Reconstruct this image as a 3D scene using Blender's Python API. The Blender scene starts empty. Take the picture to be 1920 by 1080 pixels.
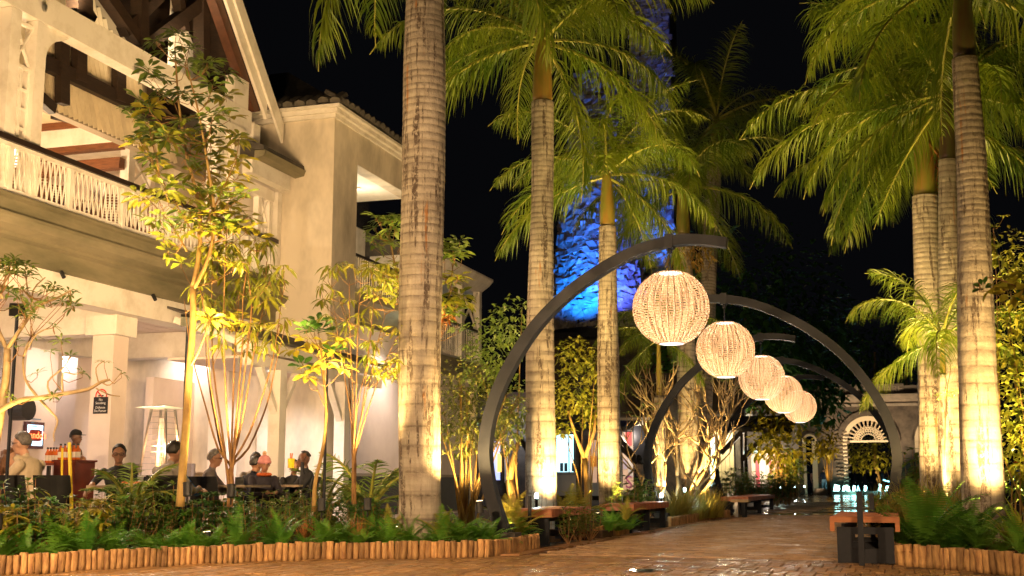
import bpy, math, random
from mathutils import Vector, Matrix, noise as mnoise
ORD=['first','second','third','fourth','fifth','sixth','seventh','eighth','ninth','tenth','eleventh','twelfth']
R=math.radians; random.seed(7); rnd=random.random
def U(a,b): return a+(b-a)*rnd()
SC=bpy.context.scene; COL=SC.collection
# ---------------------------------------------------------------- camera
F=2300.;PITCH=R(9.02);YAW=R(17.3);CH=.78
cam=bpy.data.cameras.new('camera'); co=bpy.data.objects.new('camera',cam); COL.objects.link(co)
cam.sensor_width=36; cam.lens=F/1920*36; cam.clip_start=.1; cam.clip_end=900
co.location=(0,0,CH); co.rotation_euler=(R(90)+PITCH,0,YAW)
cam.dof.use_dof=True; cam.dof.focus_distance=14.5; cam.dof.aperture_fstop=4.0
SC.camera=co
# ---------------------------------------------------------------- night sky and exposure
w=bpy.data.worlds.new('World'); SC.world=w; w.use_nodes=True
nt=w.node_tree; bg=nt.nodes['Background']
sk=nt.nodes.new('ShaderNodeTexSky'); sk.sky_type='NISHITA'; sk.sun_disc=False; sk.sun_elevation=R(-7); sk.sun_rotation=R(200)
sk.air_density=1.0; sk.dust_density=.6
dk=nt.nodes.new('ShaderNodeMix'); dk.data_type='RGBA'; dk.blend_type='ADD'; dk.inputs['Factor'].default_value=1; dk.inputs['B'].default_value=(.017,.018,.023,1)
nt.links.new(sk.outputs[0],dk.inputs['A']); nt.links.new(dk.outputs['Result'],bg.inputs[0]); bg.inputs[1].default_value=.05
SC.view_settings.view_transform='Standard'; SC.view_settings.look='None'; SC.view_settings.exposure=1.2; SC.view_settings.gamma=1
SC.view_settings.use_curve_mapping=False
SC.render.engine='CYCLES'
cy=SC.cycles; cy.use_denoising=True; cy.max_bounces=7; cy.diffuse_bounces=4; cy.glossy_bounces=3; cy.transmission_bounces=4
cy.sample_clamp_indirect=6; cy.caustics_reflective=False; cy.caustics_refractive=False
try: cy.use_light_tree=True
except Exception: pass
# ---------------------------------------------------------------- survey helpers: a column/row of the photo to a place in the world
_c,_s=math.cos(PITCH),math.sin(PITCH)
FW=(-math.sin(YAW),math.cos(YAW)); RT=(math.cos(YAW),math.sin(YAW))
def ray(px,py):
    x=(px-960)/F;y=(540-py)/F;d=_c-y*_s
    return (RT[0]*x+FW[0]*d,RT[1]*x+FW[1]*d,_s+y*_c,d)
def onX(px,py,X):
    r=ray(px,py);t=X/r[0];return Vector((X,r[1]*t,CH+r[2]*t))
def onY(px,py,Y):
    r=ray(px,py);t=Y/r[1];return Vector((r[0]*t,Y,CH+r[2]*t))
def PT(px,py,D):
    r=ray(px,py);t=D/r[3];return Vector((r[0]*t,r[1]*t,CH+r[2]*t))
def G(px,D,z=0.):
    p=PT(px,905,D);return Vector((p.x,p.y,z))
# ---------------------------------------------------------------- materials
MT={}
def rgb(c): return (c[0],c[1],c[2],1)
def M(name,c1,c2=None,scale=6,rough=.6,rough2=None,bump=0,bscale=None,metal=0,trans=0,stretch=(1,1,1),spec=.5,emit=None,es=0,world=False,rv=.12,detail=4,lo=.35,hi=.65,coat=0):
    if name in MT: return MT[name]
    m=bpy.data.materials.new(name); m.use_nodes=True; n=m.node_tree; N=n.nodes; L=n.links
    b=N['Principled BSDF']; b.inputs['Roughness'].default_value=rough; b.inputs['Metallic'].default_value=metal
    b.inputs['Specular IOR Level'].default_value=spec; b.inputs['Base Color'].default_value=rgb(c1)
    if coat: b.inputs['Coat Weight'].default_value=coat; b.inputs['Coat Roughness'].default_value=.15
    if world:
        g=N.new('ShaderNodeNewGeometry'); src=g.outputs['Position']
    else:
        g=N.new('ShaderNodeTexCoord'); src=g.outputs['Object']
    mp=N.new('ShaderNodeMapping'); mp.inputs['Scale'].default_value=stretch; L.new(src,mp.inputs[0])
    oi=N.new('ShaderNodeObjectInfo')
    if not world:
        ad=N.new('ShaderNodeVectorMath'); ad.operation='ADD'
        ml=N.new('ShaderNodeVectorMath'); ml.operation='SCALE'; ml.inputs['Scale'].default_value=37
        cb=N.new('ShaderNodeCombineXYZ'); L.new(oi.outputs['Random'],cb.inputs[0]); L.new(oi.outputs['Random'],cb.inputs[2])
        L.new(cb.outputs[0],ml.inputs[0]); L.new(mp.outputs[0],ad.inputs[0]); L.new(ml.outputs[0],ad.inputs[1]); vec=ad.outputs[0]
    else: vec=mp.outputs[0]
    nz=N.new('ShaderNodeTexNoise'); nz.inputs['Scale'].default_value=scale; nz.inputs['Detail'].default_value=detail; nz.inputs['Roughness'].default_value=.65
    L.new(vec,nz.inputs[0])
    if c2 is not None:
        mr=N.new('ShaderNodeMapRange'); mr.inputs[1].default_value=lo; mr.inputs[2].default_value=hi; L.new(nz.outputs[0],mr.inputs[0])
        mx=N.new('ShaderNodeMix'); mx.data_type='RGBA'; mx.inputs['A'].default_value=rgb(c1); mx.inputs['B'].default_value=rgb(c2)
        L.new(mr.outputs[0],mx.inputs['Factor']); colr=mx.outputs['Result']
        if rv:
            hv=N.new('ShaderNodeHueSaturation'); m2=N.new('ShaderNodeMapRange'); m2.inputs[3].default_value=1-rv; m2.inputs[4].default_value=1+rv
            L.new(oi.outputs['Random'],m2.inputs[0]); L.new(m2.outputs[0],hv.inputs['Value']); L.new(colr,hv.inputs['Color']); colr=hv.outputs[0]
        L.new(colr,b.inputs['Base Color'])
    else: colr=None
    if rough2 is not None:
        n2=N.new('ShaderNodeTexNoise'); n2.inputs['Scale'].default_value=scale*.45; n2.inputs['Detail'].default_value=3; L.new(vec,n2.inputs[0])
        mr2=N.new('ShaderNodeMapRange'); mr2.inputs[1].default_value=.4; mr2.inputs[2].default_value=.6; mr2.inputs[3].default_value=rough; mr2.inputs[4].default_value=rough2
        L.new(n2.outputs[0],mr2.inputs[0]); L.new(mr2.outputs[0],b.inputs['Roughness'])
    if bump:
        bp=N.new('ShaderNodeBump'); bp.inputs['Strength'].default_value=bump; bp.inputs['Distance'].default_value=.02
        if bscale:
            n3=N.new('ShaderNodeTexNoise'); n3.inputs['Scale'].default_value=bscale; n3.inputs['Detail'].default_value=5; L.new(vec,n3.inputs[0]); L.new(n3.outputs[0],bp.inputs['Height'])
        else: L.new(nz.outputs[0],bp.inputs['Height'])
        L.new(bp.outputs[0],b.inputs['Normal'])
    if emit is not None:
        b.inputs['Emission Color'].default_value=rgb(emit); b.inputs['Emission Strength'].default_value=es
    if trans:
        t=N.new('ShaderNodeBsdfTranslucent'); ms=N.new('ShaderNodeMixShader'); ms.inputs[0].default_value=trans
        if colr is not None: L.new(colr,t.inputs[0])
        else: t.inputs[0].default_value=rgb(c1)
        L.new(b.outputs[0],ms.inputs[1]); L.new(t.outputs[0],ms.inputs[2]); L.new(ms.outputs[0],N['Material Output'].inputs[0])
    MT[name]=m; return m
def glow(name,c,s):
    if name in MT: return MT[name]
    m=bpy.data.materials.new(name); m.use_nodes=True; N=m.node_tree.nodes; b=N['Principled BSDF']
    b.inputs['Base Color'].default_value=(.3,.3,.3,1); b.inputs['Emission Color'].default_value=rgb(c); b.inputs['Emission Strength'].default_value=s
    MT[name]=m; return m
white=M('white_paint',(.80,.76,.69),(.60,.55,.46),2.2,.55,bump=.12,bscale=30,world=True,rv=0,lo=.45,hi=.75)
cream=M('cream_board',(.70,.60,.42),(.60,.50,.34),3,.6,bump=.1,bscale=20)
plaster=M('aged_plaster',(.74,.66,.54),(.30,.27,.21),1.1,.75,bump=.25,bscale=14,world=True,rv=0,lo=.42,hi=.82,stretch=(1,1,.5))
fasc=M('weathered_fascia',(.24,.21,.13),(.13,.12,.07),1.6,.7,bump=.25,bscale=16,world=True,rv=0,stretch=(1,.4,1.5))
tplain=M('interior_plaster',(.76,.66,.60),(.68,.58,.53),1.5,.6,world=True,rv=0)
wood_d=M('dark_timber',(.016,.009,.006),(.032,.017,.010),5,.6,bump=.3,stretch=(1,1,4))
wood_b=M('brown_beam',(.22,.08,.03),(.13,.045,.018),4,.5,bump=.2,stretch=(1,6,6))
wood_r=M('red_slat_wood',(.50,.17,.07),(.34,.10,.04),7,.45,bump=.2,stretch=(3,3,3),rv=.22)
logm=M('pine_log',(.56,.33,.13),(.24,.12,.05),9,.75,bump=.7,stretch=(3,3,.6),rv=.42)
logend=M('log_end_grain',(.45,.27,.12),(.30,.16,.07),30,.8)
iron=M('dark_painted_steel',(.007,.009,.016),(.012,.014,.022),9,.5,bump=.08,rough2=.6,spec=.3)
black=M('black_plastic',(.012,.012,.013),(.02,.02,.02),8,.45)
steel=M('brushed_steel',(.45,.45,.45),(.35,.35,.35),6,.35,metal=.9)
rail_d=M('handrail_dark',(.02,.012,.01),(.03,.02,.015),8,.4)
tilem=M('roof_tile_dark',(.05,.045,.04),(.10,.09,.075),5,.8,bump=.4)
soil=M('bed_soil_mat',(.035,.02,.01),(.075,.04,.018),20,.9,bump=1,bscale=40,world=True,rv=0)
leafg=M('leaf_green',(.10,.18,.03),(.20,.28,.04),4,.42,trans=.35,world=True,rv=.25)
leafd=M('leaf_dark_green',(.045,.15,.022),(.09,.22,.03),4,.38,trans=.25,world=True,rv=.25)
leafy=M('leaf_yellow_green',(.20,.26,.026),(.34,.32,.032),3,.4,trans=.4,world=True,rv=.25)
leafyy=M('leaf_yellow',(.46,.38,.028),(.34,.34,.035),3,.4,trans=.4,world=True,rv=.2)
leafb=M('leaf_bushy',(.13,.18,.035),(.28,.28,.05),3,.45,trans=.35,world=True,rv=.25)
leafo=M('leaf_orange',(.55,.17,.02),(.40,.10,.02),4,.5,trans=.3,world=True,rv=.3)
fernm=M('fern_green',(.085,.27,.03),(.19,.38,.045),3,.5,trans=.4,world=True,rv=.3)
palmm=M('palm_leaflet',(.075,.15,.012),(.20,.25,.018),1.2,.42,trans=.35,world=True,rv=.25)
rachm=M('palm_rachis',(.30,.30,.05),(.22,.22,.04),3,.4)
shaftm=M('crownshaft',(.16,.19,.03),(.24,.15,.03),2,.35,bump=.1,stretch=(4,4,.6),rv=.2)
deadm=M('dead_frond',(.30,.11,.03),(.20,.07,.02),4,.8)
grassm=M('grass_blade',(.28,.27,.05),(.40,.33,.07),4,.5,trans=.35,world=True,rv=.25)
barkm=M('sapling_bark',(.50,.33,.10),(.26,.15,.045),5,.7,bump=.5,stretch=(1,1,.6),world=True,rv=0)
twigm=M('twig_bark',(.36,.20,.07),(.20,.10,.035),9,.7,world=True,rv=0)
barkg=M('frangipani_bark',(.45,.33,.17),(.26,.18,.08),7,.6,world=True,rv=0)
# royal palm bark: pale, ring scars, dark lichen streaks, rust-brown drips (all keyed to the trunk itself)
def palm_bark(name='royal_palm_bark',dark=.5):
    m=bpy.data.materials.new(name); m.use_nodes=True; n=m.node_tree; N=n.nodes; L=n.links; b=N['Principled BSDF']
    tc=N.new('ShaderNodeTexCoord'); oi=N.new('ShaderNodeObjectInfo')
    cb=N.new('ShaderNodeCombineXYZ'); sc=N.new('ShaderNodeMath'); sc.operation='MULTIPLY'; sc.inputs[1].default_value=53
    L.new(oi.outputs['Random'],sc.inputs[0]); L.new(sc.outputs[0],cb.inputs[0]); L.new(sc.outputs[0],cb.inputs[2])
    ad=N.new('ShaderNodeVectorMath'); L.new(tc.outputs['Object'],ad.inputs[0]); L.new(cb.outputs[0],ad.inputs[1])
    def nz(scale,st,det=4,ro=.65):
        mp=N.new('ShaderNodeMapping'); mp.inputs['Scale'].default_value=st; L.new(ad.outputs[0],mp.inputs[0])
        t=N.new('ShaderNodeTexNoise'); t.inputs['Scale'].default_value=scale; t.inputs['Detail'].default_value=det; t.inputs['Roughness'].default_value=ro; L.new(mp.outputs[0],t.inputs[0]); return t.outputs[0]
    def rng(o,a,c,lo=0.,hi=1.):
        q=N.new('ShaderNodeMapRange'); q.inputs[1].default_value=a; q.inputs[2].default_value=c; q.inputs[3].default_value=lo; q.inputs[4].default_value=hi; L.new(o,q.inputs[0]); return q.outputs[0]
    def mix(f,A,B):
        q=N.new('ShaderNodeMix'); q.data_type='RGBA'
        for k,v in (('A',A),('B',B)):
            if isinstance(v,tuple): q.inputs[k].default_value=rgb(v)
            else: L.new(v,q.inputs[k])
        L.new(f,q.inputs['Factor']); return q.outputs['Result']
    base=mix(rng(nz(3,(1,1,.5)),.35,.68),(.52,.46,.37),(.34,.30,.24))
    fib=nz(26,(1,1,.12),3); base=mix(rng(fib,.35,.7,0,.35),base,(.20,.16,.12))
    st=nz(5.5,(1.6,1.6,.16),5,.75); fine=nz(22,(1,1,.8),4,.8)
    mu=N.new('ShaderNodeMath'); mu.operation='MULTIPLY'; L.new(rng(st,.515,.58),mu.inputs[0]); L.new(rng(fine,.38,.52),mu.inputs[1])
    base=mix(mu.outputs[0],base,(.075,.050,.036))
    ru=nz(3.2,(2.4,2.4,.28),4,.6); f2=rng(ru,.645,.70,0,.8); base=mix(f2,base,(.42,.17,.03))
    at=N.new('ShaderNodeAttribute'); at.attribute_name='ring'; rn=N.new('ShaderNodeMath'); rn.operation='MULTIPLY'; L.new(at.outputs['Fac'],rn.inputs[0]); L.new(rng(nz(6,(1,1,2),4,.8),.38,.60,.25,.95),rn.inputs[1])
    base=mix(rn.outputs[0],base,(.085,.062,.046))
    # thin dark ring scars
    wv=N.new('ShaderNodeTexWave'); wv.wave_type='BANDS'; wv.bands_direction='Z'; wv.inputs['Scale'].default_value=1.25; wv.inputs['Distortion'].default_value=.7; wv.inputs['Detail'].default_value=3; wv.inputs['Detail Scale'].default_value=1.1
    L.new(tc.outputs['Object'],wv.inputs[0]); base=mix(rng(wv.outputs[0],.96,1.0,0,.22),base,(.12,.09,.065))
    bnd=nz(2.0,(.3,.3,4.5),3,.7); base=mix(rng(bnd,.45,.68,0,.38),base,(.17,.135,.105))
    L.new(base,b.inputs['Base Color']); b.inputs['Roughness'].default_value=.85
    bp=N.new('ShaderNodeBump'); bp.inputs['Strength'].default_value=.55; bp.inputs['Distance'].default_value=.02; L.new(fine,bp.inputs['Height']); L.new(bp.outputs[0],b.inputs['Normal'])
    MT[name]=m; return m
trunkm=palm_bark()
# ---------------------------------------------------------------- object helpers
def tag(o,label=None,cat=None,group=None,kind=None):
    if label: o['label']=label
    if cat: o['category']=cat
    if group: o['group']=group
    if kind: o['kind']=kind
    return o
def empty(name,loc,label=None,cat=None,group=None,rz=0):
    o=bpy.data.objects.new(name,None); COL.objects.link(o); o.location=loc; o.rotation_euler[2]=rz; o.empty_display_size=.2
    return tag(o,label,cat,group)
def root_loc(p):
    while p.parent: p=p.parent
    return p.location
def link(name,me,parent=None,loc=(0,0,0),rot=(0,0,0),sc=1):
    o=bpy.data.objects.new(name,me); COL.objects.link(o); o.parent=parent; o.location=loc; o.rotation_euler=rot
    o.scale=(sc,sc,sc) if isinstance(sc,(int,float)) else sc
    return o
KIDS={}
def copy_tree(o,parent=None):
    c=o.copy(); COL.objects.link(c); c.parent=parent
    for ch in list(o.children): copy_tree(ch,c)
    return c
class MB:
    def __init__(s): s.v=[];s.f=[];s.mi=[];s.m=0
    def add(s,vs,fs):
        k=len(s.v); s.v+=[tuple(x) for x in vs]; s.f+=[tuple(i+k for i in f) for f in fs]; s.mi+=[s.m]*len(fs); return s
    def box(s,x0,x1,y0,y1,z0,z1):
        return s.add([(x0,y0,z0),(x1,y0,z0),(x1,y1,z0),(x0,y1,z0),(x0,y0,z1),(x1,y0,z1),(x1,y1,z1),(x0,y1,z1)],
            [(0,3,2,1),(4,5,6,7),(0,1,5,4),(1,2,6,5),(2,3,7,6),(3,0,4,7)])
    def beam(s,p,q,w,h,up=(0,0,1)):
        p,q=Vector(p),Vector(q); d=(q-p).normalized(); u=Vector(up)
        if abs(d.dot(u))>.98: u=Vector((1,0,0))
        a=d.cross(u).normalized(); b=a.cross(d)
        vs=[]
        for e in (p,q):
            for i,j in ((-1,-1),(1,-1),(1,1),(-1,1)): vs.append(e+a*(i*w/2)+b*(j*h/2))
        return s.add(vs,[(0,1,2,3),(7,6,5,4),(0,4,5,1),(1,5,6,2),(2,6,7,3),(3,7,4,0)])
    def tube(s,pts,rs,n=8,cap=True):
        pts=[Vector(p) for p in pts]; 
        if not isinstance(rs,(list,tuple)): rs=[rs]*len(pts)
        if len(rs)==2 and len(pts)>2: rs=[rs[0]+(rs[1]-rs[0])*i/(len(pts)-1) for i in range(len(pts))]
        k=len(s.v); ref=None; vs=[]
        for i,p in enumerate(pts):
            d=(pts[min(i+1,len(pts)-1)]-pts[max(i-1,0)])
            d=d.normalized() if d.length>1e-9 else Vector((0,0,1))
            if ref is None: ref=Vector((1,0,0)) if abs(d.x)<.9 else Vector((0,1,0))
            a=(ref-d*ref.dot(d)).normalized(); ref=a; b=d.cross(a)
            for j in range(n):
                t=2*math.pi*j/n; vs.append(p+(a*math.cos(t)+b*math.sin(t))*rs[i])
        fs=[(i*n+j,i*n+(j+1)%n,(i+1)*n+(j+1)%n,(i+1)*n+j) for i in range(len(pts)-1) for j in range(n)]
        if cap: fs+=[tuple(range(n-1,-1,-1)),tuple((len(pts)-1)*n+j for j in range(n))]
        return s.add(vs,fs)
    def lathe(s,prof,n=16,c=(0,0,0)):
        vs=[];m=len(prof)
        for r,z in prof:
            for j in range(n):
                t=2*math.pi*j/n; vs.append((c[0]+r*math.cos(t),c[1]+r*math.sin(t),c[2]+z))
        fs=[(i*n+j,i*n+(j+1)%n,(i+1)*n+(j+1)%n,(i+1)*n+j) for i in range(m-1) for j in range(n)]
        fs+=[tuple(range(n-1,-1,-1)),tuple((m-1)*n+j for j in range(n))]
        return s.add(vs,fs)
    def ball(s,c,r,n=8,sq=(1,1,1)):
        c=Vector(c);vs=[];m=n
        for i in range(m+1):
            a=math.pi*i/m
            for j in range(n):
                t=2*math.pi*j/n; vs.append((c.x+r*sq[0]*math.sin(a)*math.cos(t),c.y+r*sq[1]*math.sin(a)*math.sin(t),c.z+r*sq[2]*math.cos(a)))
        return s.add(vs,[(i*n+j,(i+1)*n+j,(i+1)*n+(j+1)%n,i*n+(j+1)%n) for i in range(m) for j in range(n)])
    def prism(s,poly,y0,y1):   # polygon of (x,z) swept along y
        n=len(poly); vs=[(x,y0,z) for x,z in poly]+[(x,y1,z) for x,z in poly]
        return s.add(vs,[tuple(range(n)),tuple(range(2*n-1,n-1,-1))]+[(i,i+n,(i+1)%n+n,(i+1)%n) for i in range(n)])
    def prismx(s,poly,x0,x1):  # polygon of (y,z) swept along x
        n=len(poly); vs=[(x0,y,z) for y,z in poly]+[(x1,y,z) for y,z in poly]
        return s.add(vs,[tuple(range(n)),tuple(range(2*n-1,n-1,-1))]+[(i,i+n,(i+1)%n+n,(i+1)%n) for i in range(n)])
    def leaf(s,p,d,up,L,W,droop=.15,n=2):
        d=Vector(d).normalized(); up=Vector(up); a=d.cross(up)
        if a.length<1e-4: a=Vector((1,0,0))
        a.normalize(); b=a.cross(d).normalized(); p=Vector(p); dz=Vector((0,0,-droop*L))
        c1=p+d*(L*.45)+dz*.25; c2=p+d*L+dz
        m1=p+d*(L*.45)+a*(W/2)+dz*.25+b*(W*.12); m2=p+d*(L*.45)-a*(W/2)+dz*.25+b*(W*.12)
        q1=p+d*(L*.8)+a*(W*.33)+dz*.66+b*(W*.08); q2=p+d*(L*.8)-a*(W*.33)+dz*.66+b*(W*.08)
        c3=p+d*(L*.8)+dz*.66
        return s.add([p,m1,c1,m2,q1,c3,q2,c2],[(0,1,2),(0,2,3),(1,4,5,2),(2,5,6,3),(4,7,5),(5,7,6)])
    def mesh(s,name,mats,org=(0,0,0),smooth=False):
        me=bpy.data.meshes.new(name); o=Vector(org)
        me.from_pydata([(x-o.x,y-o.y,z-o.z) for x,y,z in s.v],[],s.f)
        mats=mats if isinstance(mats,(list,tuple)) else [mats]
        for m in mats: me.materials.append(m)
        if len(mats)>1: me.polygons.foreach_set('material_index',s.mi)
        if smooth: me.polygons.foreach_set('use_smooth',[True]*len(s.f))
        me.update(); return me
    def build(s,name,mats,parent=None,org=None,smooth=False,label=None):
        if org is None: org=root_loc(parent) if parent else (0,0,0)
        me=s.mesh(name,mats,org,smooth)
        o=link(name,me,parent,(0,0,0) if parent else org)
        if label: o['label']=label
        return o
def bx(name,mat,parent,*a,label=None): return MB().box(*a).build(name,mat,parent,label=label)
def box_mesh(name,mat,sx,sy,sz,bev=0):
    """box centred in x,y with base at z=0; bevelled top rim"""
    b=bev; x,y=sx/2,sy/2
    mb=MB()
    if not b: mb.box(-x,x,-y,y,0,sz)
    else:
        mb.add([(-x,-y,0),(x,-y,0),(x,y,0),(-x,y,0),(-x,-y,sz-b),(x,-y,sz-b),(x,y,sz-b),(-x,y,sz-b),(-x+b,-y+b,sz),(x-b,-y+b,sz),(x-b,y-b,sz),(-x+b,y-b,sz)],
          [(0,3,2,1),(0,1,5,4),(1,2,6,5),(2,3,7,6),(3,0,4,7),(4,5,9,8),(5,6,10,9),(6,7,11,10),(7,4,8,11),(8,9,10,11)])
    return mb.mesh(name,mat)
def text_mesh(s,size,mat,ext=.004,name='lettering',align='CENTER'):
    cu=bpy.data.curves.new(name,'FONT'); cu.body=s; cu.size=size; cu.extrude=ext; cu.align_x=align; cu.align_y='CENTER'; cu.resolution_u=2
    o=bpy.data.objects.new('tmp',cu); COL.objects.link(o); bpy.context.view_layer.update()
    me=bpy.data.meshes.new_from_object(o.evaluated_get(bpy.context.evaluated_depsgraph_get())); me.name=name
    bpy.data.objects.remove(o); me.materials.clear(); me.materials.append(mat); return me
WARM=(1,.63,.22); WARM2=(1,.72,.42); NEU=(1,.86,.74)
def spot(name,loc,target,W,color=WARM,ang=70,blend=.5,rad=.05,parent=None):
    l=bpy.data.lights.new(name,'SPOT'); l.energy=W; l.color=color; l.spot_size=R(ang); l.spot_blend=blend; l.shadow_soft_size=rad
    o=bpy.data.objects.new(name,l); COL.objects.link(o)
    d=Vector(target)-Vector(loc); o.rotation_euler=d.to_track_quat('-Z','Y').to_euler()
    o.location=loc
    if parent: o.parent=parent; o.location=Vector(loc)-root_loc(parent)
    return o
def point(name,loc,W,color=WARM2,rad=.08,parent=None):
    l=bpy.data.lights.new(name,'POINT'); l.energy=W; l.color=color; l.shadow_soft_size=rad
    o=bpy.data.objects.new(name,l); COL.objects.link(o); o.location=loc
    if parent: o.parent=parent; o.location=Vector(loc)-root_loc(parent)
    return o
lens_g=glow('uplight_lens',(1,.75,.4),8)
def uplight(loc,target,W,label,color=WARM,ang=75,rad=.06,blend=.6):
    """ground spike spotlight: can, visor ring, lens, spike, with its own lamp"""
    loc=Vector(loc); r=empty('garden_uplight',loc,label,'light','spotlights set among the plants')
    d=(Vector(target)-loc).normalized(); c=loc+Vector((0,0,.10))
    MB().tube([c-d*.07,c+d*.055],.042,10).tube([c+d*.055,c+d*.062],[.048,.048],10).build('lamp_can',black,r)
    MB().tube([c+d*.0622,c+d*.0642],.036,10).build('lens',lens_g,r)
    MB().tube([loc+Vector((0,0,-.04)),c-d*.02],.010,6).build('spike',black,r)
    spot('uplight_lamp',c+d*.085,c+d*5,W,color,ang,blend,rad,r)
    return r
# ================================================================ GROUND
gm=M('dark_ground',(.02,.016,.012),(.035,.028,.02),3,.8,world=True,rv=0)
tag(MB().box(-160,160,-20,260,-.3,-.06).build('ground',gm),kind='structure')
mortar=M('wet_mortar',(.045,.025,.014),(.08,.045,.025),14,.25,rough2=.6,bump=.4,world=True,rv=0)
tag(MB().box(-9.5,3.2,4,13.0,-.058,-.014).box(-4.4,.2,13.0,31,-.058,-.014).build('path_bed',mortar),kind='structure')
tag(MB().box(-34,-7.9,2,36,-.058,.0).build('terrace_floor',M('terrace_tile',(.48,.38,.28),(.38,.30,.22),2,.35,rough2=.6,world=True,rv=0)),kind='structure')
pave=M('clay_paver',(.42,.23,.095),(.28,.145,.06),9,.26,rough2=.65,bump=.5,bscale=60,rv=.28)
pave2=M('smooth_kerb_paver',(.42,.21,.09),(.30,.14,.06),5,.22,rough2=.5,bump=.25,bscale=50,rv=.1)
# front forecourt: long narrow clay pavers laid towards the path, each a piece of its own where it can be told apart
fore=empty('forecourt_paving',(0,0,0)); fore['kind']='structure'
pm=[box_mesh('paver',pave,.118,.56,.05,.006) for _ in range(1)]
cells=[]
y=8.3; row=0
while y<13.0:
    x=-7.4+(row%2)*.06
    while x<2.4:
        cells.append((x,y)); x+=.126
    y+=.572; row+=1
LOGF=[(-8.9,6.6),(-7.39,8.97),(-6.80,10.32),(-6.21,11.40),(-5.75,11.85),(-5.04,12.22),(-4.55,12.45),(-4.27,12.75),(-4.17,13.4),(-4.16,14.4)]
def left_of_logs(x,y,m=.0):
    for (x0,y0),(x1,y1) in zip(LOGF,LOGF[1:]):
        if y0<=y<=y1: return x<x0+(x1-x0)*(y-y0)/(y1-y0)+m
    return False
def vis(x,y):
    d=x*FW[0]+y*FW[1]; l=x*RT[0]+y*RT[1]
    return d>9.6 and abs(l/d)<.43
cells=[c for c in cells if not left_of_logs(c[0],c[1],.05) and not (c[0]>-.2 and c[1]>12.3+ -(c[0])*.9)]
near=sorted([c for c in cells if vis(*c)],key=lambda c:c[0]*FW[0]+c[1]*FW[1])
near_set=set(near[:295]); mb=MB()
for c in cells:
    zj=U(-.003,.003)
    if c in near_set:
        link('paver',pm[0],fore,(c[0],c[1],-.05+zj),(U(-.006,.006),U(-.012,.012),U(-.006,.006)))
    else:
        z=zj; mb.box(c[0]-.059,c[0]+.059,c[1]-.28,c[1]+.28,-.05,z)
o=mb.build('paver_field',pave,fore); o['kind']='stuff'
# long path of cross-laid brick
mb=MB(); y=13.32
while y<31:
    x=-3.86+U(0,.1)
    while x<-.62:
        wd=.205+U(-.02,.03); h=.004+U(-.006,.006); t=U(-.004,.004)
        a,b=x,min(x+wd,-.6)
        mb.add([(a,y,h+t),(b,y,h-t),(b,y+.088,h-t+U(-.002,.002)),(a,y+.088,h+t),(a,y,-.03),(b,y,-.03)],[(0,1,2,3),(4,5,1,0)])
        x+=wd+.012
    y+=.1+U(-.004,.006)
o=mb.build('path',M('path_brick',(.46,.29,.16),(.25,.145,.075),3.5,.36,rough2=.75,bump=.6,bscale=45,world=True,rv=0)); o['kind']='structure'
kb=MB()
def strip(pts,w0,w1,z0,z1,mb):
    for (a,b) in zip(pts,pts[1:]):
        a,b=Vector((a[0],a[1],0)),Vector((b[0],b[1],0)); d=(b-a).normalized(); nrm=Vector((d.y,-d.x,0))
        p=[a+nrm*w0,a+nrm*w1,b+nrm*w1,b+nrm*w0]
        mb.add([(q.x,q.y,z0) for q in p]+[(q.x,q.y,z1) for q in p],[(0,3,2,1),(4,5,6,7),(0,1,5,4),(1,2,6,5),(2,3,7,6),(3,0,4,7)])
strip([(-4.2,13.0),(-4.13,14.6),(-4.10,17.2),(-3.95,19.5),(-3.93,22),(-3.93,25),(-3.70,28.3)],.02,.24,-.05,.012,kb)
strip([(-.62,30),(-.60,13.2)],-.22,.0,-.05,.010,kb)
tag(kb.build('path_kerb',pave2),kind='structure')
pud=M('puddle_water',(.02,.015,.01),rough=.09,spec=.5)
def puddle(cx,cy,ax,ay,n=28):
    mb=MB(); vs=[]
    for i in range(n):
        t=2*math.pi*i/n; r=1+.25*mnoise.noise(Vector((math.cos(t)*1.5+cx,math.sin(t)*1.5,cy)))+.1*math.sin(5*t+cx)
        vs.append((cx+ax*r*math.cos(t),cy+ay*r*math.sin(t),.0165))
    mb.add(vs,[tuple(range(n))]); return mb.build('puddle',pud,org=(cx,cy,0))
for px,py,ax,ay in ((1200,1064,.13,.16),):
    p=PT(px,905,1); k=CH*F*_c/( (py-905)); q=G(px,k*1.0); tag(puddle(q.x,q.y,ax,ay),kind='structure')
# wet plaza and pool beyond the path
wet=M('wet_plaza',(.05,.035,.022),(.09,.06,.03),1.2,.06,rough2=.3,bump=.25,bscale=9,world=True,rv=0)
tag(MB().box(-14,9,31.05,84,-.05,-.002).build('plaza_pavement',wet),kind='structure')
for k in range(9):
    y=33.5+k*2.1; tag(MB().box(-5.6,-2.2,y,y+.5,-.001,.022).build('plaza_step',M('plaza_stone',(.25,.17,.10),(.15,.1,.06),3,.4,world=True,rv=0)),kind='structure')
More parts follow.
